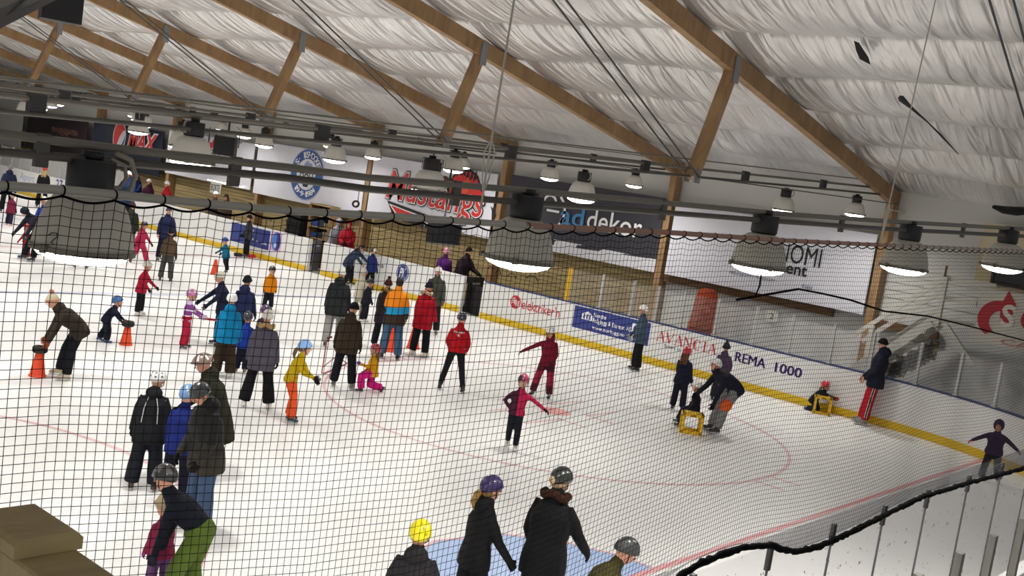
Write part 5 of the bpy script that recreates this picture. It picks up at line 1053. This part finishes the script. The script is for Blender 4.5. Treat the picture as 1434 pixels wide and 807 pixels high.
person('adult in pale grey trousers with orange knee patch, bending over a yellow crate', (997, 606), None, H=1.78, face=-62, pose=dict(lean=66, hp=-12, hy=8, L=(34, 4, 18), R=(28, 6, 18), la=(14, 4, 4, 0), ra=(30, 8, 10, 0)), jacket='#1e2030', trousers='#8d8b8e', head=('helmet', '#efecea', '#d0ccc8', 'none'), gloves='#16171d', skates='#26262a', jk=1.26, hem=.12, extra=knee_patch)
person('small child in navy suit and white helmet sitting on a yellow crate', (949, 595), None, H=1.05, zoff=.0, face=-82, pose=dict(lean=4, L=(62, 6, 42), R=(70, 6, 54), la=(16, 8, 12, 0), ra=(16, 8, 12, 0)), jacket='#1c1f2c', trousers='#1e2232', head=('helmet', '#f0eeea', '#d8d5d0', 'none'), gloves='#1d1f2a', skates='#2b2730', legs=(.11, .095, .09))
person('small child in dark suit and red helmet kneeling against a yellow crate by the boards', (1131, 573), None, H=1.12, face=84, pose=dict(lean=46, hp=-20, L=(30, 6, 110), R=(30, 6, 110), fl=-80, fr=-80, la=(66, 6, 20, 0), ra=(66, 6, 20, 0)), jacket='#1d202c', trousers='#222634', head=('helmet', '#c4202c', '#e9b9b6', 'marks'), hair=('tail', '#7a5a3c'), gloves='#b3262c', skates='#2a2d38', legs=(.11, .095, .09))
person('man in red tracksuit trousers and navy hooded jacket leaning on the boards', (1207, 581), 474, face=-84, pose=dict(lean=-3, hp=6, L=(8, 2, 2), R=(10, 2, 2), la=(14, 6, 34, 30), ra=(14, 6, 34, 30)), jacket='#1d2030', trousers='#c01e2c', head=('knit', '#17171b'), hood='down', gloves=None, skates='#8a8480', jk=1.3, hem=.2, legs=(.1, .078, .072), extra=side_stripe)
person('child in purple hooded jacket with both arms spread, behind the end glass', (1384, 675), 588, face=-4, pose=dict(lean=6, hp=10, L=(2, 10, 4), R=(4, 8, 6), la=(10, 58, 8, 0), ra=(10, 58, 8, 0)), jacket='#3b2348', trousers='#15161a', head=('none', '#000000'), hood='up', gloves='#c23a30', skates='#dcd8d2', jk=1.36, hem=.14)
# --- foreground left cluster
person('person in black jacket with white piping and white dotted helmet, seen from behind', (199, 686), 519, face=172, pose=dict(lean=9, hp=12, hy=-14, L=(0, 6, 4), R=(2, 5, 6), la=(6, 12, 14, 0), ra=(8, 12, 14, 0)), jacket='#1d1e22', trousers='#20242c', head=('helmet', '#d9d8d6', '#4a4a4e', 'dots'), gloves='#18181b', skates='#5a4c40', jk=1.42, hem=.24, hood='down', legs=(.106, .092, .1), extra=piping)
person('man in long dark green coat and striped cycle helmet, leaning over the child', (285, 671), 497, face=-72, pose=dict(lean=24, hp=18, L=(6, 4, 8), R=(8, 4, 8), la=(20, 6, 30, 0), ra=(20, 6, 30, 0)), jacket='#2b2b20', trousers='#22232a', head=('bike', '#7d6a62', '#dcd8d4', 'bike'), gloves='#1c1c1e', hood='down', hem=.42, jk=1.5, flare=.03)
person('child in royal blue jacket and patterned blue helmet in the middle of the foreground cluster', (243, 700), 540, face=160, pose=dict(lean=6), jacket='#1d2c74', trousers='#1b1c2c', head=('helmet', '#6d90be', '#d8e0ea', 'marks'), gloves='#d9d8d6', skates='#cfcac2')
person('man in dark camouflage jacket, jeans and black helmet, looking down', (272, 742), 540, face=-55, pose=dict(lean=12, hp=34, L=(6, 4, 8), R=(2, 5, 4), la=(4, 6, 30, 10), ra=(2, 8, 34, 20)), jacket='#26241f', jm=ramp_mat('camo_jacket_top', 'Z', [(-1, '#37332c'), (.9, '#2c2a26'), (1.05, '#1c1c1d'), (1.6, '#1c1c1d')]), trousers='#4a5f7e', head=('helmet', '#2a2d2f', '#3c4043', 'stripe'), gloves='#1a1a1c', skates='#28282b', hem=.26, jk=1.4, hood='down')
person('person in navy jumper and olive green trousers bending forward at the bottom left', (247, 862), 652, face=-108, pose=dict(lean=52, hp=10, hy=-10, L=(26, 5, 22), R=(16, 6, 22), la=(8, 6, 4, 0), ra=(14, 8, 6, 0)), jacket='#131722', trousers='#56692a', head=('helmet', '#242425', '#5a5a58', 'vents'), gloves='#20232e', skates='#2a2a2c', jk=1.16, hem=.02, flare=-.012, legs=(.114, .088, .085))
person('small child with pink patterned sleeves and beige hat, held by the bending olive trousers', (217, 836), None, H=.98, face=-150, pose=dict(lean=6, ra=(30, 20, 10, 0)), jacket='#8e2c4c', trousers='#6a4a78', head=('knit', '#b3a284'), gloves='#9a3c8a', skates='#cdc8d4')
# --- foreground right
person('person in black padded jacket and bright yellow helmet, cut off by the bottom edge', (556, 965), 730, face=176, pose=dict(lean=3, la=(4, 14, 12, 0), ra=(4, 14, 12, 0)), jacket='#2b2a2c', trousers='#1d1d20', head=('helmet', '#e8d80c', '#a89a10', 'marks'), gloves='#1b1b1d', hood='down', jk=1.5, hem=.24)
person('girl in black jacket with purple helmet and blonde ponytail, walking to the right', (648, 886), 668, face=118, pose=dict(lean=6, L=(-4, 6, 8), R=(8, 5, 8), la=(4, 8, 10, 0), ra=(22, 12, 14, 0)), jacket='#19191b', trousers='#18191f', head=('helmet', '#2c1f52', '#47386e', 'marks'), hair=('tail', '#8a6d3a'), gloves='#151517', skates='#e0dcd6', jk=1.26, hem=.2, hood='down')
person('tall person in black winter jacket, dark helmet and brown hair, walking away', (744, 900), 656, face=158, pose=dict(lean=8, hp=4, hy=-24, L=(2, 5, 4), R=(4, 5, 8), la=(4, 14, 34, 20), ra=(26, 16, 14, 0)), jacket='#161618', trousers='#171a24', head=('helmet', '#232523', '#151515', 'none'), hair=('bun', '#b59a78'), fur='#3a241c', gloves='#131315', skates='#1c1c1e', jk=1.36, hem=.26)
person('person in olive jacket leaning right at the bottom edge by the blue crease', (818, 960), 757, face=105, pose=dict(lean=30, hp=22, L=(10, 4, 10), R=(12, 4, 10)), jacket='#4a4526', trousers='#1e1e22', head=('helmet', '#26292a', '#3a3d3e', 'split'), gloves='#1b1b1d', jk=1.4)
# --- people behind the boards
def behind(label, px, py, X, H, **k):
    h = onx(px, py, X); kw = dict(group='people behind the boards', skates='#2a2a2c'); kw.update(k); return person(label, pos=(X, h.y, 0), H=max(1.0, min(1.95, H if H else h.z + .04)), **kw)
behind('person in blue jacket behind the boards, left of the maroon jacket', 193, 247, 15.4, None, face=-40, pose=dict(la=(40, 6, 60, 20), ra=(40, 6, 60, 20)), jacket='#26346e', trousers='#22242c', head=('helmet', '#2a2c3a', '#1c1d28', 'none'), hair=('long', '#2f2624'))
behind('child in maroon jacket and white helmet behind the boards', 209, 254, 15.4, None, face=-30, pose=dict(), jacket='#4a2038', trousers='#22242c', head=('helmet', '#eceae6', '#3a2420', 'none'), hair=('long', '#3c2a22'))
behind('child in red jacket and white helmet behind the boards, left of a timber column', 235, 254, 15.4, None, face=-60, pose=dict(la=(30, 8, 40, 0)), jacket='#b51d2c', trousers='#22242c', head=('helmet', '#eae8e4', '#d0ccc6', 'none'))
behind('child with white helmet directly below the BORTE sign', 302, 271, 15.5, None, face=20, pose=dict(), jacket='#6a5a58', trousers='#22242c', head=('helmet', '#efede9', '#cfccc6', 'none'))
behind('person in brown jacket right of the BORTE sign', 319, 266, 15.45, None, face=-30, pose=dict(lean=6), jacket='#5a463c', trousers='#22242c', head=('knit', '#3a2a26'), hair=('long', '#4a3428'))
behind('adult in red hooded jacket behind the boards, beside the light grey jacket', 490, 309, 15.5, None, face=-10, pose=dict(hp=10, la=(26, 6, 60, 40), ra=(26, 6, 60, 40)), jacket='#b01c2c', trousers='#2a2228', hood='up', head=('none', '#000000'), jk=1.5)
behind('adult in light grey jacket with pale hood behind the boards', 474, 305, 15.6, None, face=40, pose=dict(lean=10), jacket='#9a9ea8', trousers='#4a4c54', hood='up', head=('none', '#000000'), jk=1.5, hem=.34)
behind('child in purple jacket and pink hat behind the boards', 625, 351, 15.25, None, face=160, pose=dict(), jacket='#5a2470', trousers='#2a2438', head=('knit', '#e39ab8'))
behind('adult in dark plum coat and dark cap sitting behind the boards at the gate', 653, 345, 15.4, None, face=60, pose=dict(lean=14, la=(30, 10, 40, 20)), jacket='#2c1f2a', trousers='#22242c', head=('cap', '#1d1a1e'), jk=1.6, hem=.2)
# ================================================================== LOOSE THINGS ON THE ICE
ORANGE = mat('cone_orange', S('#d8451f'), .5, spec=.4, noise=.06); TYRE = plain('#232120', .8, bump=.4, bscale=60)
def make_cone(h=.47):
    r = empty('traffic_cone'); m = MB(); m.lathe([(.125, .0), (.13, .02), (.122, .035), (.05, h), (.045, h + .01), (.0, h + .012)], n=24); m.build('cone_body', ORANGE, r, True)
    m = MB(); c = [(.14 * math.cos(a * .3927), .14 * math.sin(a * .3927)) for a in range(16)]; m.loft([[V((x * e, y * e, z)) for x, y in c] for z, e in ((0.002, 1), (.022, 1), (.034, .9))]); m.build('base', ORANGE, r); return r
CONE = make_cone()
def cone(px, py, s, label, rz=.3): o = copy_tree(CONE); o.location = ice(px, py); o.rotation_euler.z = rz; o.scale = (s, s, s); tag(o, label, 'cone', 'orange cones on the ice'); return o
def tyre(c, top, label):
    r = tag(empty('rubber_ring', V(c.location) + V((0, 0, top))), label, 'ring', 'black rubber rings on the cones'); r.scale = (.54, .54, .8); m = MB(); P = [(.19 * math.cos(a * .2618), .19 * math.sin(a * .2618), 0) for a in range(25)]
    m.lathe([(.08, 0), (.19, .0), (.215, .03), (.215, .1), (.19, .13), (.09, .13), (.075, .1), (.075, .03), (.08, 0)], n=28, cap=False); m.build('ring', TYRE, r, True)
    m = MB()
    for a in range(20): m.box((.214 * math.cos(a * .314), .214 * math.sin(a * .314), .065), (.014, .02, .09), Rz(a * 18)); 
    m.build('tread', TYRE, r); return r
c1 = cone(52, 527, 1.0, 'orange cone under the hand of the woman in the bobble hat'); tyre(c1, .4, 'black rubber ring on the cone held by the woman in the bobble hat')
c2 = cone(176, 483, .92, 'orange cone pushed by the child in dark blue snowsuit'); tyre(c2, .37, 'black rubber ring on the cone pushed by the dark blue snowsuit child')
c3 = cone(300, 384, .95, 'orange cone held by the small child in the blue helmet'); 
c4 = cone(546, 492, 1.3, 'orange cone behind the jeans of the orange and blue jacket')
c5 = cone(578, 488, 1.2, 'orange cone left of the red padded coat')
for c in [k for k in bpy.data.objects if k.parent == CONE]: bpy.data.objects.remove(c)
bpy.data.objects.remove(CONE)
YEL = mat('crate_yellow', S('#dcae10'), .45, noise=.05)
def crate(p, rz, label, w=.4, h=.3, d=.3):
    r = tag(empty('plastic_crate', p, rz), label, 'crate', 'yellow crates on the ice'); t = .06; m = MB()
    for sy in (-1, 1):
        y = sy * (d / 2 - .02)
        m.box((0, y, t / 2), (w, .04, t)); m.box((0, y, h - t / 2), (w, .04, t)); m.box((-w / 2 + t / 2, y, h / 2), (t, .04, h)); m.box((w / 2 - t / 2, y, h / 2), (t, .04, h))
    for sx in (-1, 1):
        x = sx * (w / 2 - .02); m.box((x, 0, t / 2), (.04, d, t)); m.box((x, 0, h - t / 2), (.04, d, t))
    m.build('open_frame', YEL, r); m = MB(); m.box((0, 0, h - .012), (w - .02, d - .04, .024)); 
    for k in (-.3, 0, .3): m.box((k * w, 0, .02), (.04, d - .06, .03))
    m.build('slats', YEL, r); m = MB(); m.box((0, -d / 2 - .004, h * .92), (.09, .012, .02)); m.build('hand_hole', plain('#5e4a0a', .7), r); return r
p = ice(966, 606); crate(p, math.atan2(p.y - CAM.y, p.x - CAM.x) - math.pi / 2 + .12, 'yellow open crate under the sitting child', .42, .4, .34)
p = ice(1149, 579); crate(p, math.atan2(p.y - CAM.y, p.x - CAM.x) - math.pi / 2 + .1, 'yellow open crate by the boards, leaned on by the kneeling child', .4, .42, .32)
# red tubular skating aid
a, b_, c_ = ice(450, 526), ice(486, 510), ice(470, 507); r = tag(empty('skating_aid', a), 'red bent tube skating aid in front of the olive brown jacket', 'skating aid'); m = MB(); L = a
h1 = V((a.x, a.y, .0)) - L; zz = .018
m.tube([b_ - L + V((0, 0, zz)), a.lerp(b_, .12) - L + V((0, 0, zz)), h1 + V((0, 0, .05)), h1 + V((.01, 0, .3)), h1 + V((.03, .02, .66)), h1 + V((.1, .06, .74)), h1 + V((.2, .1, .74))], .013, 8)
m.tube([c_ - L + V((0, 0, .12)), h1 + V((.0, 0, .16))], .011, 8); m.tube([c_ - L + V((0, 0, .12)), b_ - L + V((0, 0, zz))], .011, 8); m.build('red_tube', plain('#9c2a34', .4), r, True)
m = MB(); m.tube([h1 + V((.08, .05, .74)), h1 + V((.22, .11, .74))], .022, 8); m.build('grip', plain('#5a1a20', .7), r, True)
# pink stick in the striped child's hand
p = ice(297, 487); d0 = ice(258, 488); q = V(((d0.x + p.x) / 2, (d0.y + p.y) / 2, .62)); m = MB(); e_ = (p - d0).normalized(); m.tube([q - e_ * .05, q + e_ * .4 - V((0, 0, .05))], .025, 8); tag(m.build('red_stick', plain('#c23048', .5), loc=tuple(q)), 'short red stick held between the striped child and the navy jacket', 'stick')
p = ice(333, 359); m = MB(); m.lathe([(.0, 0), (.13, 0), (.15, .03), (.15, .1), (.12, .12), (.0, .12)], n=20); tag(m.build('rubber_ring', TYRE, smooth=True, loc=None), 'black rubber disc lying on the ice before the dark blue board advert', 'ring').location = p
p = ice(352, 361); m = MB(); m.loft([[V((x * e, y * e, z)) for x, y in ((-.13, -.08), (.13, -.08), (.13, .08), (-.13, .08))] for z, e in ((0, 1), (.1, .95), (.13, .8))]); o = tag(m.build('red_box', plain('#b52a24', .5)), 'small red box lying at the foot of the dark blue board advert', 'box'); o.location = p
# ------------------------------------------------------------------ things behind the boards
def bench(y0, y1, label):
    r = tag(empty('bench', (16.2, (y0 + y1) / 2, 0)), label, 'bench'); l = y1 - y0; m = MB(); m.box((0, 0, .86), (.46, l, .05)); m.build('seat', TIMBER_D, r)
    for k in range(int(l / 1.2) + 1): m = MB(); m.box((0, -l / 2 + .1 + k * (l - .2) / max(1, int(l / 1.2)), .418), (.36, .07, .835)); m.build('leg', TIMBER_D, r)
bench(11.2, 14.9, 'brown raised bench behind the boards with red lettering'); bench(24.2, 31.6, 'brown raised bench behind the boards with the dark blue advert'); bench(16.6, 19, 'brown raised bench behind the boards with the oval badge')
def bag(px, py, X, w, h, col, label, seed=0, name='sports_bag'):
    c = onx(px, py, X); rr = random.Random(seed); z0 = .886; m = MB(); n = 12; R_ = []
    for t in (0, .15, .4, .7, .92, 1.0):
        k = math.sin(math.pi * (.12 + .76 * t)) ** .6 * (1 if t < .95 else .8); R_.append([V(((.5 * .6) * w * k * math.cos(2 * math.pi * a / n), w * .5 * k * math.sin(2 * math.pi * a / n) * (1 + .1 * rr.uniform(-1, 1)), h * t * (1 + .06 * rr.uniform(-1, 1)))) for a in range(n)])
    r = tag(empty(name, (X, c.y, z0)), label, 'bag', 'bags and clothes behind the boards'); m.build('body', cloth(col), r, True)
    m = MB(); m.tube([(0, -w * .25, h * .93), (0, -w * .12, h * 1.16), (0, w * .12, h * 1.16), (0, w * .25, h * .93)], .014, 6); m.build('handle', cloth('#25282c'), r, True)
bag(745, 392, 16.1, .9, .5, '#24402f', 'dark green bag on the bench left of the yellow post', 1); bag(717, 385, 16.1, .7, .42, '#2f5a50', 'teal bag on the bench between the lamp and the dark green bag', 2); bag(698, 380, 16.1, .42, .44, '#7a8a1e', 'lime green bag on the bench under the grey bell lamp', 3); bag(687, 376, 16.1, .4, .5, '#2a2450', 'dark purple bag on the bench at the gate', 4)
bag(661, 383, 15.5, .6, .4, '#24443a', 'dark green bag at the gate beside the plum coat', 5)
bag(373, 313, 16.1, 1.2, .42, '#3f8a78', 'turquoise bag behind the boards left of the stacked black trays', 6); bag(332, 305, 16.1, .9, .62, '#1b1b22', 'black bag behind the boards at the dark grey jacket', 7); bag(300, 299, 16.1, .7, .5, '#26357a', 'blue bag behind the boards left of the black bag', 8); bag(313, 301, 16.2, .55, .5, '#23241f', 'dark khaki bag right of the blue bag behind the boards', 9)
# shelves at the first gate
c = onx(450, 330, 16.75); r = tag(empty('storage_shelf', (16.75, c.y, 0)), 'wooden storage shelf with blue boxes behind the left gate', 'shelf'); W_, Hh = 1.15, 2.25; m = MB()
for s in (-1, 1): m.box((0, s * W_ / 2, Hh / 2), (.45, .05, Hh))
m.build('side_panel', wood('shelf_wood', '#93744e', '#b08d60', (1, 1, 1), .6), r)
zs = [.12, .55, .98, 1.4, 1.82, 2.22]
for z in zs: m = MB(); m.box((0, 0, z), (.45, W_ - .05, .04)); m.build('shelf_board', wood('shelf_wood', '#93744e', '#b08d60'), r)
m = MB(); m.box((.22, 0, Hh / 2), (.02, W_, Hh)); m.build('back_panel', plain('#1c1a18', .8), r)
rb = random.Random(5)
for i, z in enumerate(zs[:-1]):
    for k, (dy, col) in enumerate(((.27, '#2c4c8c'), (-.1, '#26303e'), (-.36, '#8d8a6c'))):
        w = .32 if k < 2 else .2; b = MB(); hh = rb.uniform(.17, .28); R_ = [(-.15, -w / 2), (.15, -w / 2), (.15, w / 2), (-.15, w / 2)]
        b.loft([[V((x * e, y * e, zz)) for x, y in R_] for zz, e in ((0, .88), (hh * .85, 1), (hh * .86, 1.05), (hh, 1.05))]); o = b.build('storage_box', plain(col, .5), loc=None); o.location = (16.72, c.y + dy, z + .02)
        tag(o, ('blue', 'dark', 'khaki')[k] + ' box on the ' + ('lowest', 'second', 'third', 'fourth', 'top')[i] + ' level of the wooden storage shelf', 'box', 'boxes on the storage shelf')
c = onx(418, 320, 16.6)
for k in range(5):
    m = MB(); R_ = [(-.3, -.42), (.3, -.42), (.3, .42), (-.3, .42)]; m.loft([[V((x * e, y * e, zz)) for x, y in R_] for zz, e in ((0, .9), (.3, .97), (.31, 1.03), (.36, 1.03))]); o = m.build('stacking_tray', plain('#151516', .55)); o.location = (16.6, c.y, .0 + .365 * k)
    tag(o, 'black stacking tray left of the storage shelf, ' + ('lowest of its stack', 'second from the floor', 'middle of its stack', 'second from the top', 'topmost of its stack')[k], 'tray', 'black trays in a stack')
# open gates: low dark doors swung into the walkway
for (y, lab, s) in ((23.3, 'grey gate leaf swung open at the left gate by the storage shelf', 1), (15.9, 'dark gate leaf swung open at the right gate beside the plum coat', 1)):
    r = tag(empty('gate_leaf', (BX + .16, y, .02)), lab, 'gate'); m = MB(); wl = .3 if y > 20 else .7; m.box((.02 + wl / 2, 0, .55), (wl, .05, 1.1)); m.build('panel', plain('#77777a' if y > 20 else '#1e1e20', .5), r); m = MB(); m.box((.02 + wl / 2, -.03, .9), (wl * .5, .02, .05)); m.build('latch', ALU, r)
m = MB(); m.box((0, 0, .4), (.5, .76, .8)); m.box((-.26, 0, .84), (.06, .8, .08)); o = tag(m.build('gate_dark_block', plain('#141416', .6)), 'black block standing for the dark inside the open gate below the plum coat', 'chest'); o.location = (15.45, 15.5, 0)  # black block in place of the gate opening, its darkness put into the colour
# orange covered upright thing
c = onx(988, 430, 16.4); m = MB(); R_ = []
for z, w, d in ((0, .5, .3), (.3, .52, .3), (1.1, .42, .26), (1.7, .36, .22), (2.08, .3, .18), (2.16, .16, .1)): R_.append([V((d * math.cos(a * .5236) * (1 + .06 * math.sin(a * 3 + z * 4)), w * math.sin(a * .5236) * (1 + .05 * math.sin(a * 2 + z * 5)), z)) for a in range(12)])
m.loft(R_); r = tag(empty('covered_mannequin', (16.4, c.y, 0)), 'tall upright thing wrapped in orange cloth behind the glass', 'cover'); m.build('orange_cover', cloth('#a8482a'), r, True); m = MB(); m.tube([V((.27 * math.cos(a * .5236) * 1.0, .43 * math.sin(a * .5236), 1.05)) for a in range(13)], .015, 6, rnd=False); m.build('tie_cord', cloth('#6a2c1c'), r, True)
# white staircase, brace, landing
SW = plain('#cdc9bf', .6, noise=.05, nscale=3); SX = 16.45
def sp(px, py, X=SX): return onx(px, py, X)
r = tag(empty('staircase', (SX, 2.2, 0)), 'white painted timber staircase rising to the right behind the glass', 'staircase'); L = V((SX, 2.2, 0))
lo, hi = sp(1190, 530), sp(1312, 448); dz = (hi - lo); 
for x in (-.45, .45): m = MB(); o = V((x, 0, 0)); m.beam(lo + o - L, hi + o - L, .05, .3); m.build('stringer', SW, r)
for k in range(9):
    q = lo.lerp(hi, (k + .5) / 9); m = MB(); m.box(V((SX, q.y, q.z + .08)) - L, (.9, .3, .04)); m.build('tread', SW, r)
for (a, b) in (((1194, 470), (1324, 390)), ((1207, 478), (1322, 406)), ((1240, 482), (1316, 432))):
    m = MB(); A, B = sp(*a, SX - .45), sp(*b, SX - .45); m.beam(A - L, B - L, .05, .1); m.build('handrail', SW, r)
for (a, b) in (((1325, 388), (1314, 456)), ((1222, 456), (1214, 500))):
    m = MB(); A, B = sp(*a, SX - .5), sp(*b, SX - .5); m.beam(A - L, V((A.x, A.y, B.z)) - L, .11, .11); m.build('post', SW, r)
m = MB(); A, B = sp(1322, 452, SX - .5), sp(1362, 512, SX - .5); m.beam(A - L, B - L, .1, .12); m.build('brace', SW, r)
m = MB(); z = hi.z; m.box(V((SX, .6, z + .02)) - L, (1.0, 3.3, .08)); m.build('landing', SW, r)
for (a, b) in (((1324, 389), (1395, 403)), ((1318, 416), (1368, 425))): m = MB(); A, B = sp(*a, SX - .45), sp(*b, SX - .45); m.beam(A - L, V((A.x, B.y, A.z)) - L, .05, .12); m.build('landing_rail', SW, r)
m = MB(); A = sp(1326, 372, SX - .5); m.beam(A - L, A - V((0, 0, .35)) - L, .04, .04); m.build('finial', TIMBER_D, r)
m = MB(); rr = random.Random(9)
for k in range(14): t = k / 13; q = sp(1250 + 62 * t, 505 - 42 * t, SX + .2); m.box(V((SX + .2, q.y, q.z - .28 - .2 * t)) - L, (.06, .2, .3 + .25 * rr.random()), Rx(8 * rr.uniform(-1, 1)))
m.build('brown_lining', noise_mat('ragged_brown', ['#6a5a48', '#8a7862', '#a8a094', '#5a4a3a'], 5), r)
# red and white restaurant sign under the landing
Y0, Y1 = onx(1368, 440, 15.9).y, -3.2; zc = (onx(1368, 400, 15.9).z + onx(1358, 478, 15.9).z) / 2; hh = 1.25
r = tag(empty('restaurant_sign', (15.9, (Y0 + Y1) / 2, zc)), 'white sign board with large red horned letter emblem, right of the stairs', 'sign'); L = V(r.location); wd = Y0 - Y1; m = MB(); m.box((.03, 0, 0), (.05, wd, hh)); m.build('board', plain('#cfc9bd', .55), r)
m = MB(); Pp = lambda px, py: onx(px, py, 15.9) - L; K = .006
cr = []
for i in range(15): a = (75 + 165 * i / 14) * D2R; cr.append((math.cos(a), math.sin(a)))
c0 = Pp(1398, 448); R1 = .43
outl = [c0 + WX * x * R1 * 1.05 + WY * y * R1 - V((K, 0, 0)) for x, y in cr]; inn = [c0 + WX * (.18 + x * .62) * R1 + WY * (y * .62 - .12) * R1 - V((K, 0, 0)) for x, y in cr]
for i in range(14): m.add([outl[i], outl[i + 1], inn[i + 1], inn[i]], [(0, 1, 2, 3)], 0)
shape(m, [(.05, .25), (.42, 1.0), (1, .45), (.8, -.55), (.25, -.5)], Pp(1412, 423) - V((K, 0, 0)), WX, WY, .34, .5, 0, .002)
word(m, 'S', Pp(1412, 443), WX, WY, .3, .52, 1, .012, .03); word(m, 'S', Pp(1412, 443), WX, WY, .27, .48, 1, .014, .0)
word(m, 'co', Pp(1412, 443) + WX * .62 - WY * .0, WX, WY, .7, .44, 0, .01, .03); word(m, 'CAFÉ', Pp(1418, 480) + WX * .3, WX, WY, 1.1, .16, 2, .01, .01)
m.build('print', [plain('#b01f2a', .5), plain('#e2dcd2', .5), plain('#c07a74', .5)], r)
# cream panels and dark window of the little house at the right edge
CREAM = plain('#cdbf9c', .6, noise=.04, nscale=3)
m = MB(); A, B = onx(1381, 300, 16.9), onx(1376, 402, 16.9); m.box((16.98, -2.2, (B.z + 5.0) / 2), (.08, 2 * (A.y + 2.2), 5.0 - B.z)); tag(m.build('wall_cabin', [CREAM]), kind='structure')
m = MB(); A, B = onx(1393, 372, 16.9), onx(1434, 404, 16.9); y0, y1 = A.y, -3.8; z0, z1 = B.z, A.z + .15; m.box((16.93, (y0 + y1) / 2, (z0 + z1) / 2), (.02, y0 - y1, z1 - z0), mi=1)
for y in (y0, y1): m.box((16.91, y, (z0 + z1) / 2), (.06, .06, z1 - z0 + .06))
for z in (z0, z1): m.box((16.91, (y0 + y1) / 2, z), (.06, y0 - y1, .06))
tag(m.build('window_1', [plain('#3a332c', .5), plain('#14130f', .1)]), kind='structure')
m = MB(); q = [onpl(*p, V((0, 1, 0)), -1.2) for p in ((1392, 290), (1405, 294), (1425, 296), (1450, 295))]; m.tube(q, [.03, .06, .075, .06], 8); tag(m.build('fur_garland', plain('#0e0d0e', .95, bump=1, bscale=80), smooth=True, loc=tuple(q[0])), 'black fuzzy bundle above the cream panels at the right edge', 'bundle')
# ================================================================== LIGHT, CAMERA
w = bpy.data.worlds.new('hall_air'); SC.world = w; w.use_nodes = True; bg = w.node_tree.nodes['Background']; bg.inputs[0].default_value = (.95, .95, .97, 1); bg.inputs[1].default_value = WORLD
cam = bpy.data.cameras.new('camera'); co = bpy.data.objects.new('camera', cam); COL.objects.link(co)
cam.sensor_fit = 'HORIZONTAL'; cam.sensor_width = 36; cam.lens = FPX * 36 / 1434; cam.clip_start = .02; cam.clip_end = 300
co.matrix_world = M(((rt.x, up.x, -fw.x, CAM.x), (rt.y, up.y, -fw.y, CAM.y), (rt.z, up.z, -fw.z, CAM.z), (0, 0, 0, 1)))
SC.camera = co
vs = SC.view_settings; vs.view_transform = 'Standard'; vs.look = 'None'; vs.gamma = 1; vs.use_curve_mapping = False; vs.exposure = EXPO
SC.cycles.max_bounces = 6; SC.cycles.transparent_max_bounces = 12; SC.cycles.sample_clamp_indirect = 4; SC.cycles.use_denoising = True; SC.cycles.caustics_reflective = False; SC.cycles.caustics_refractive = False
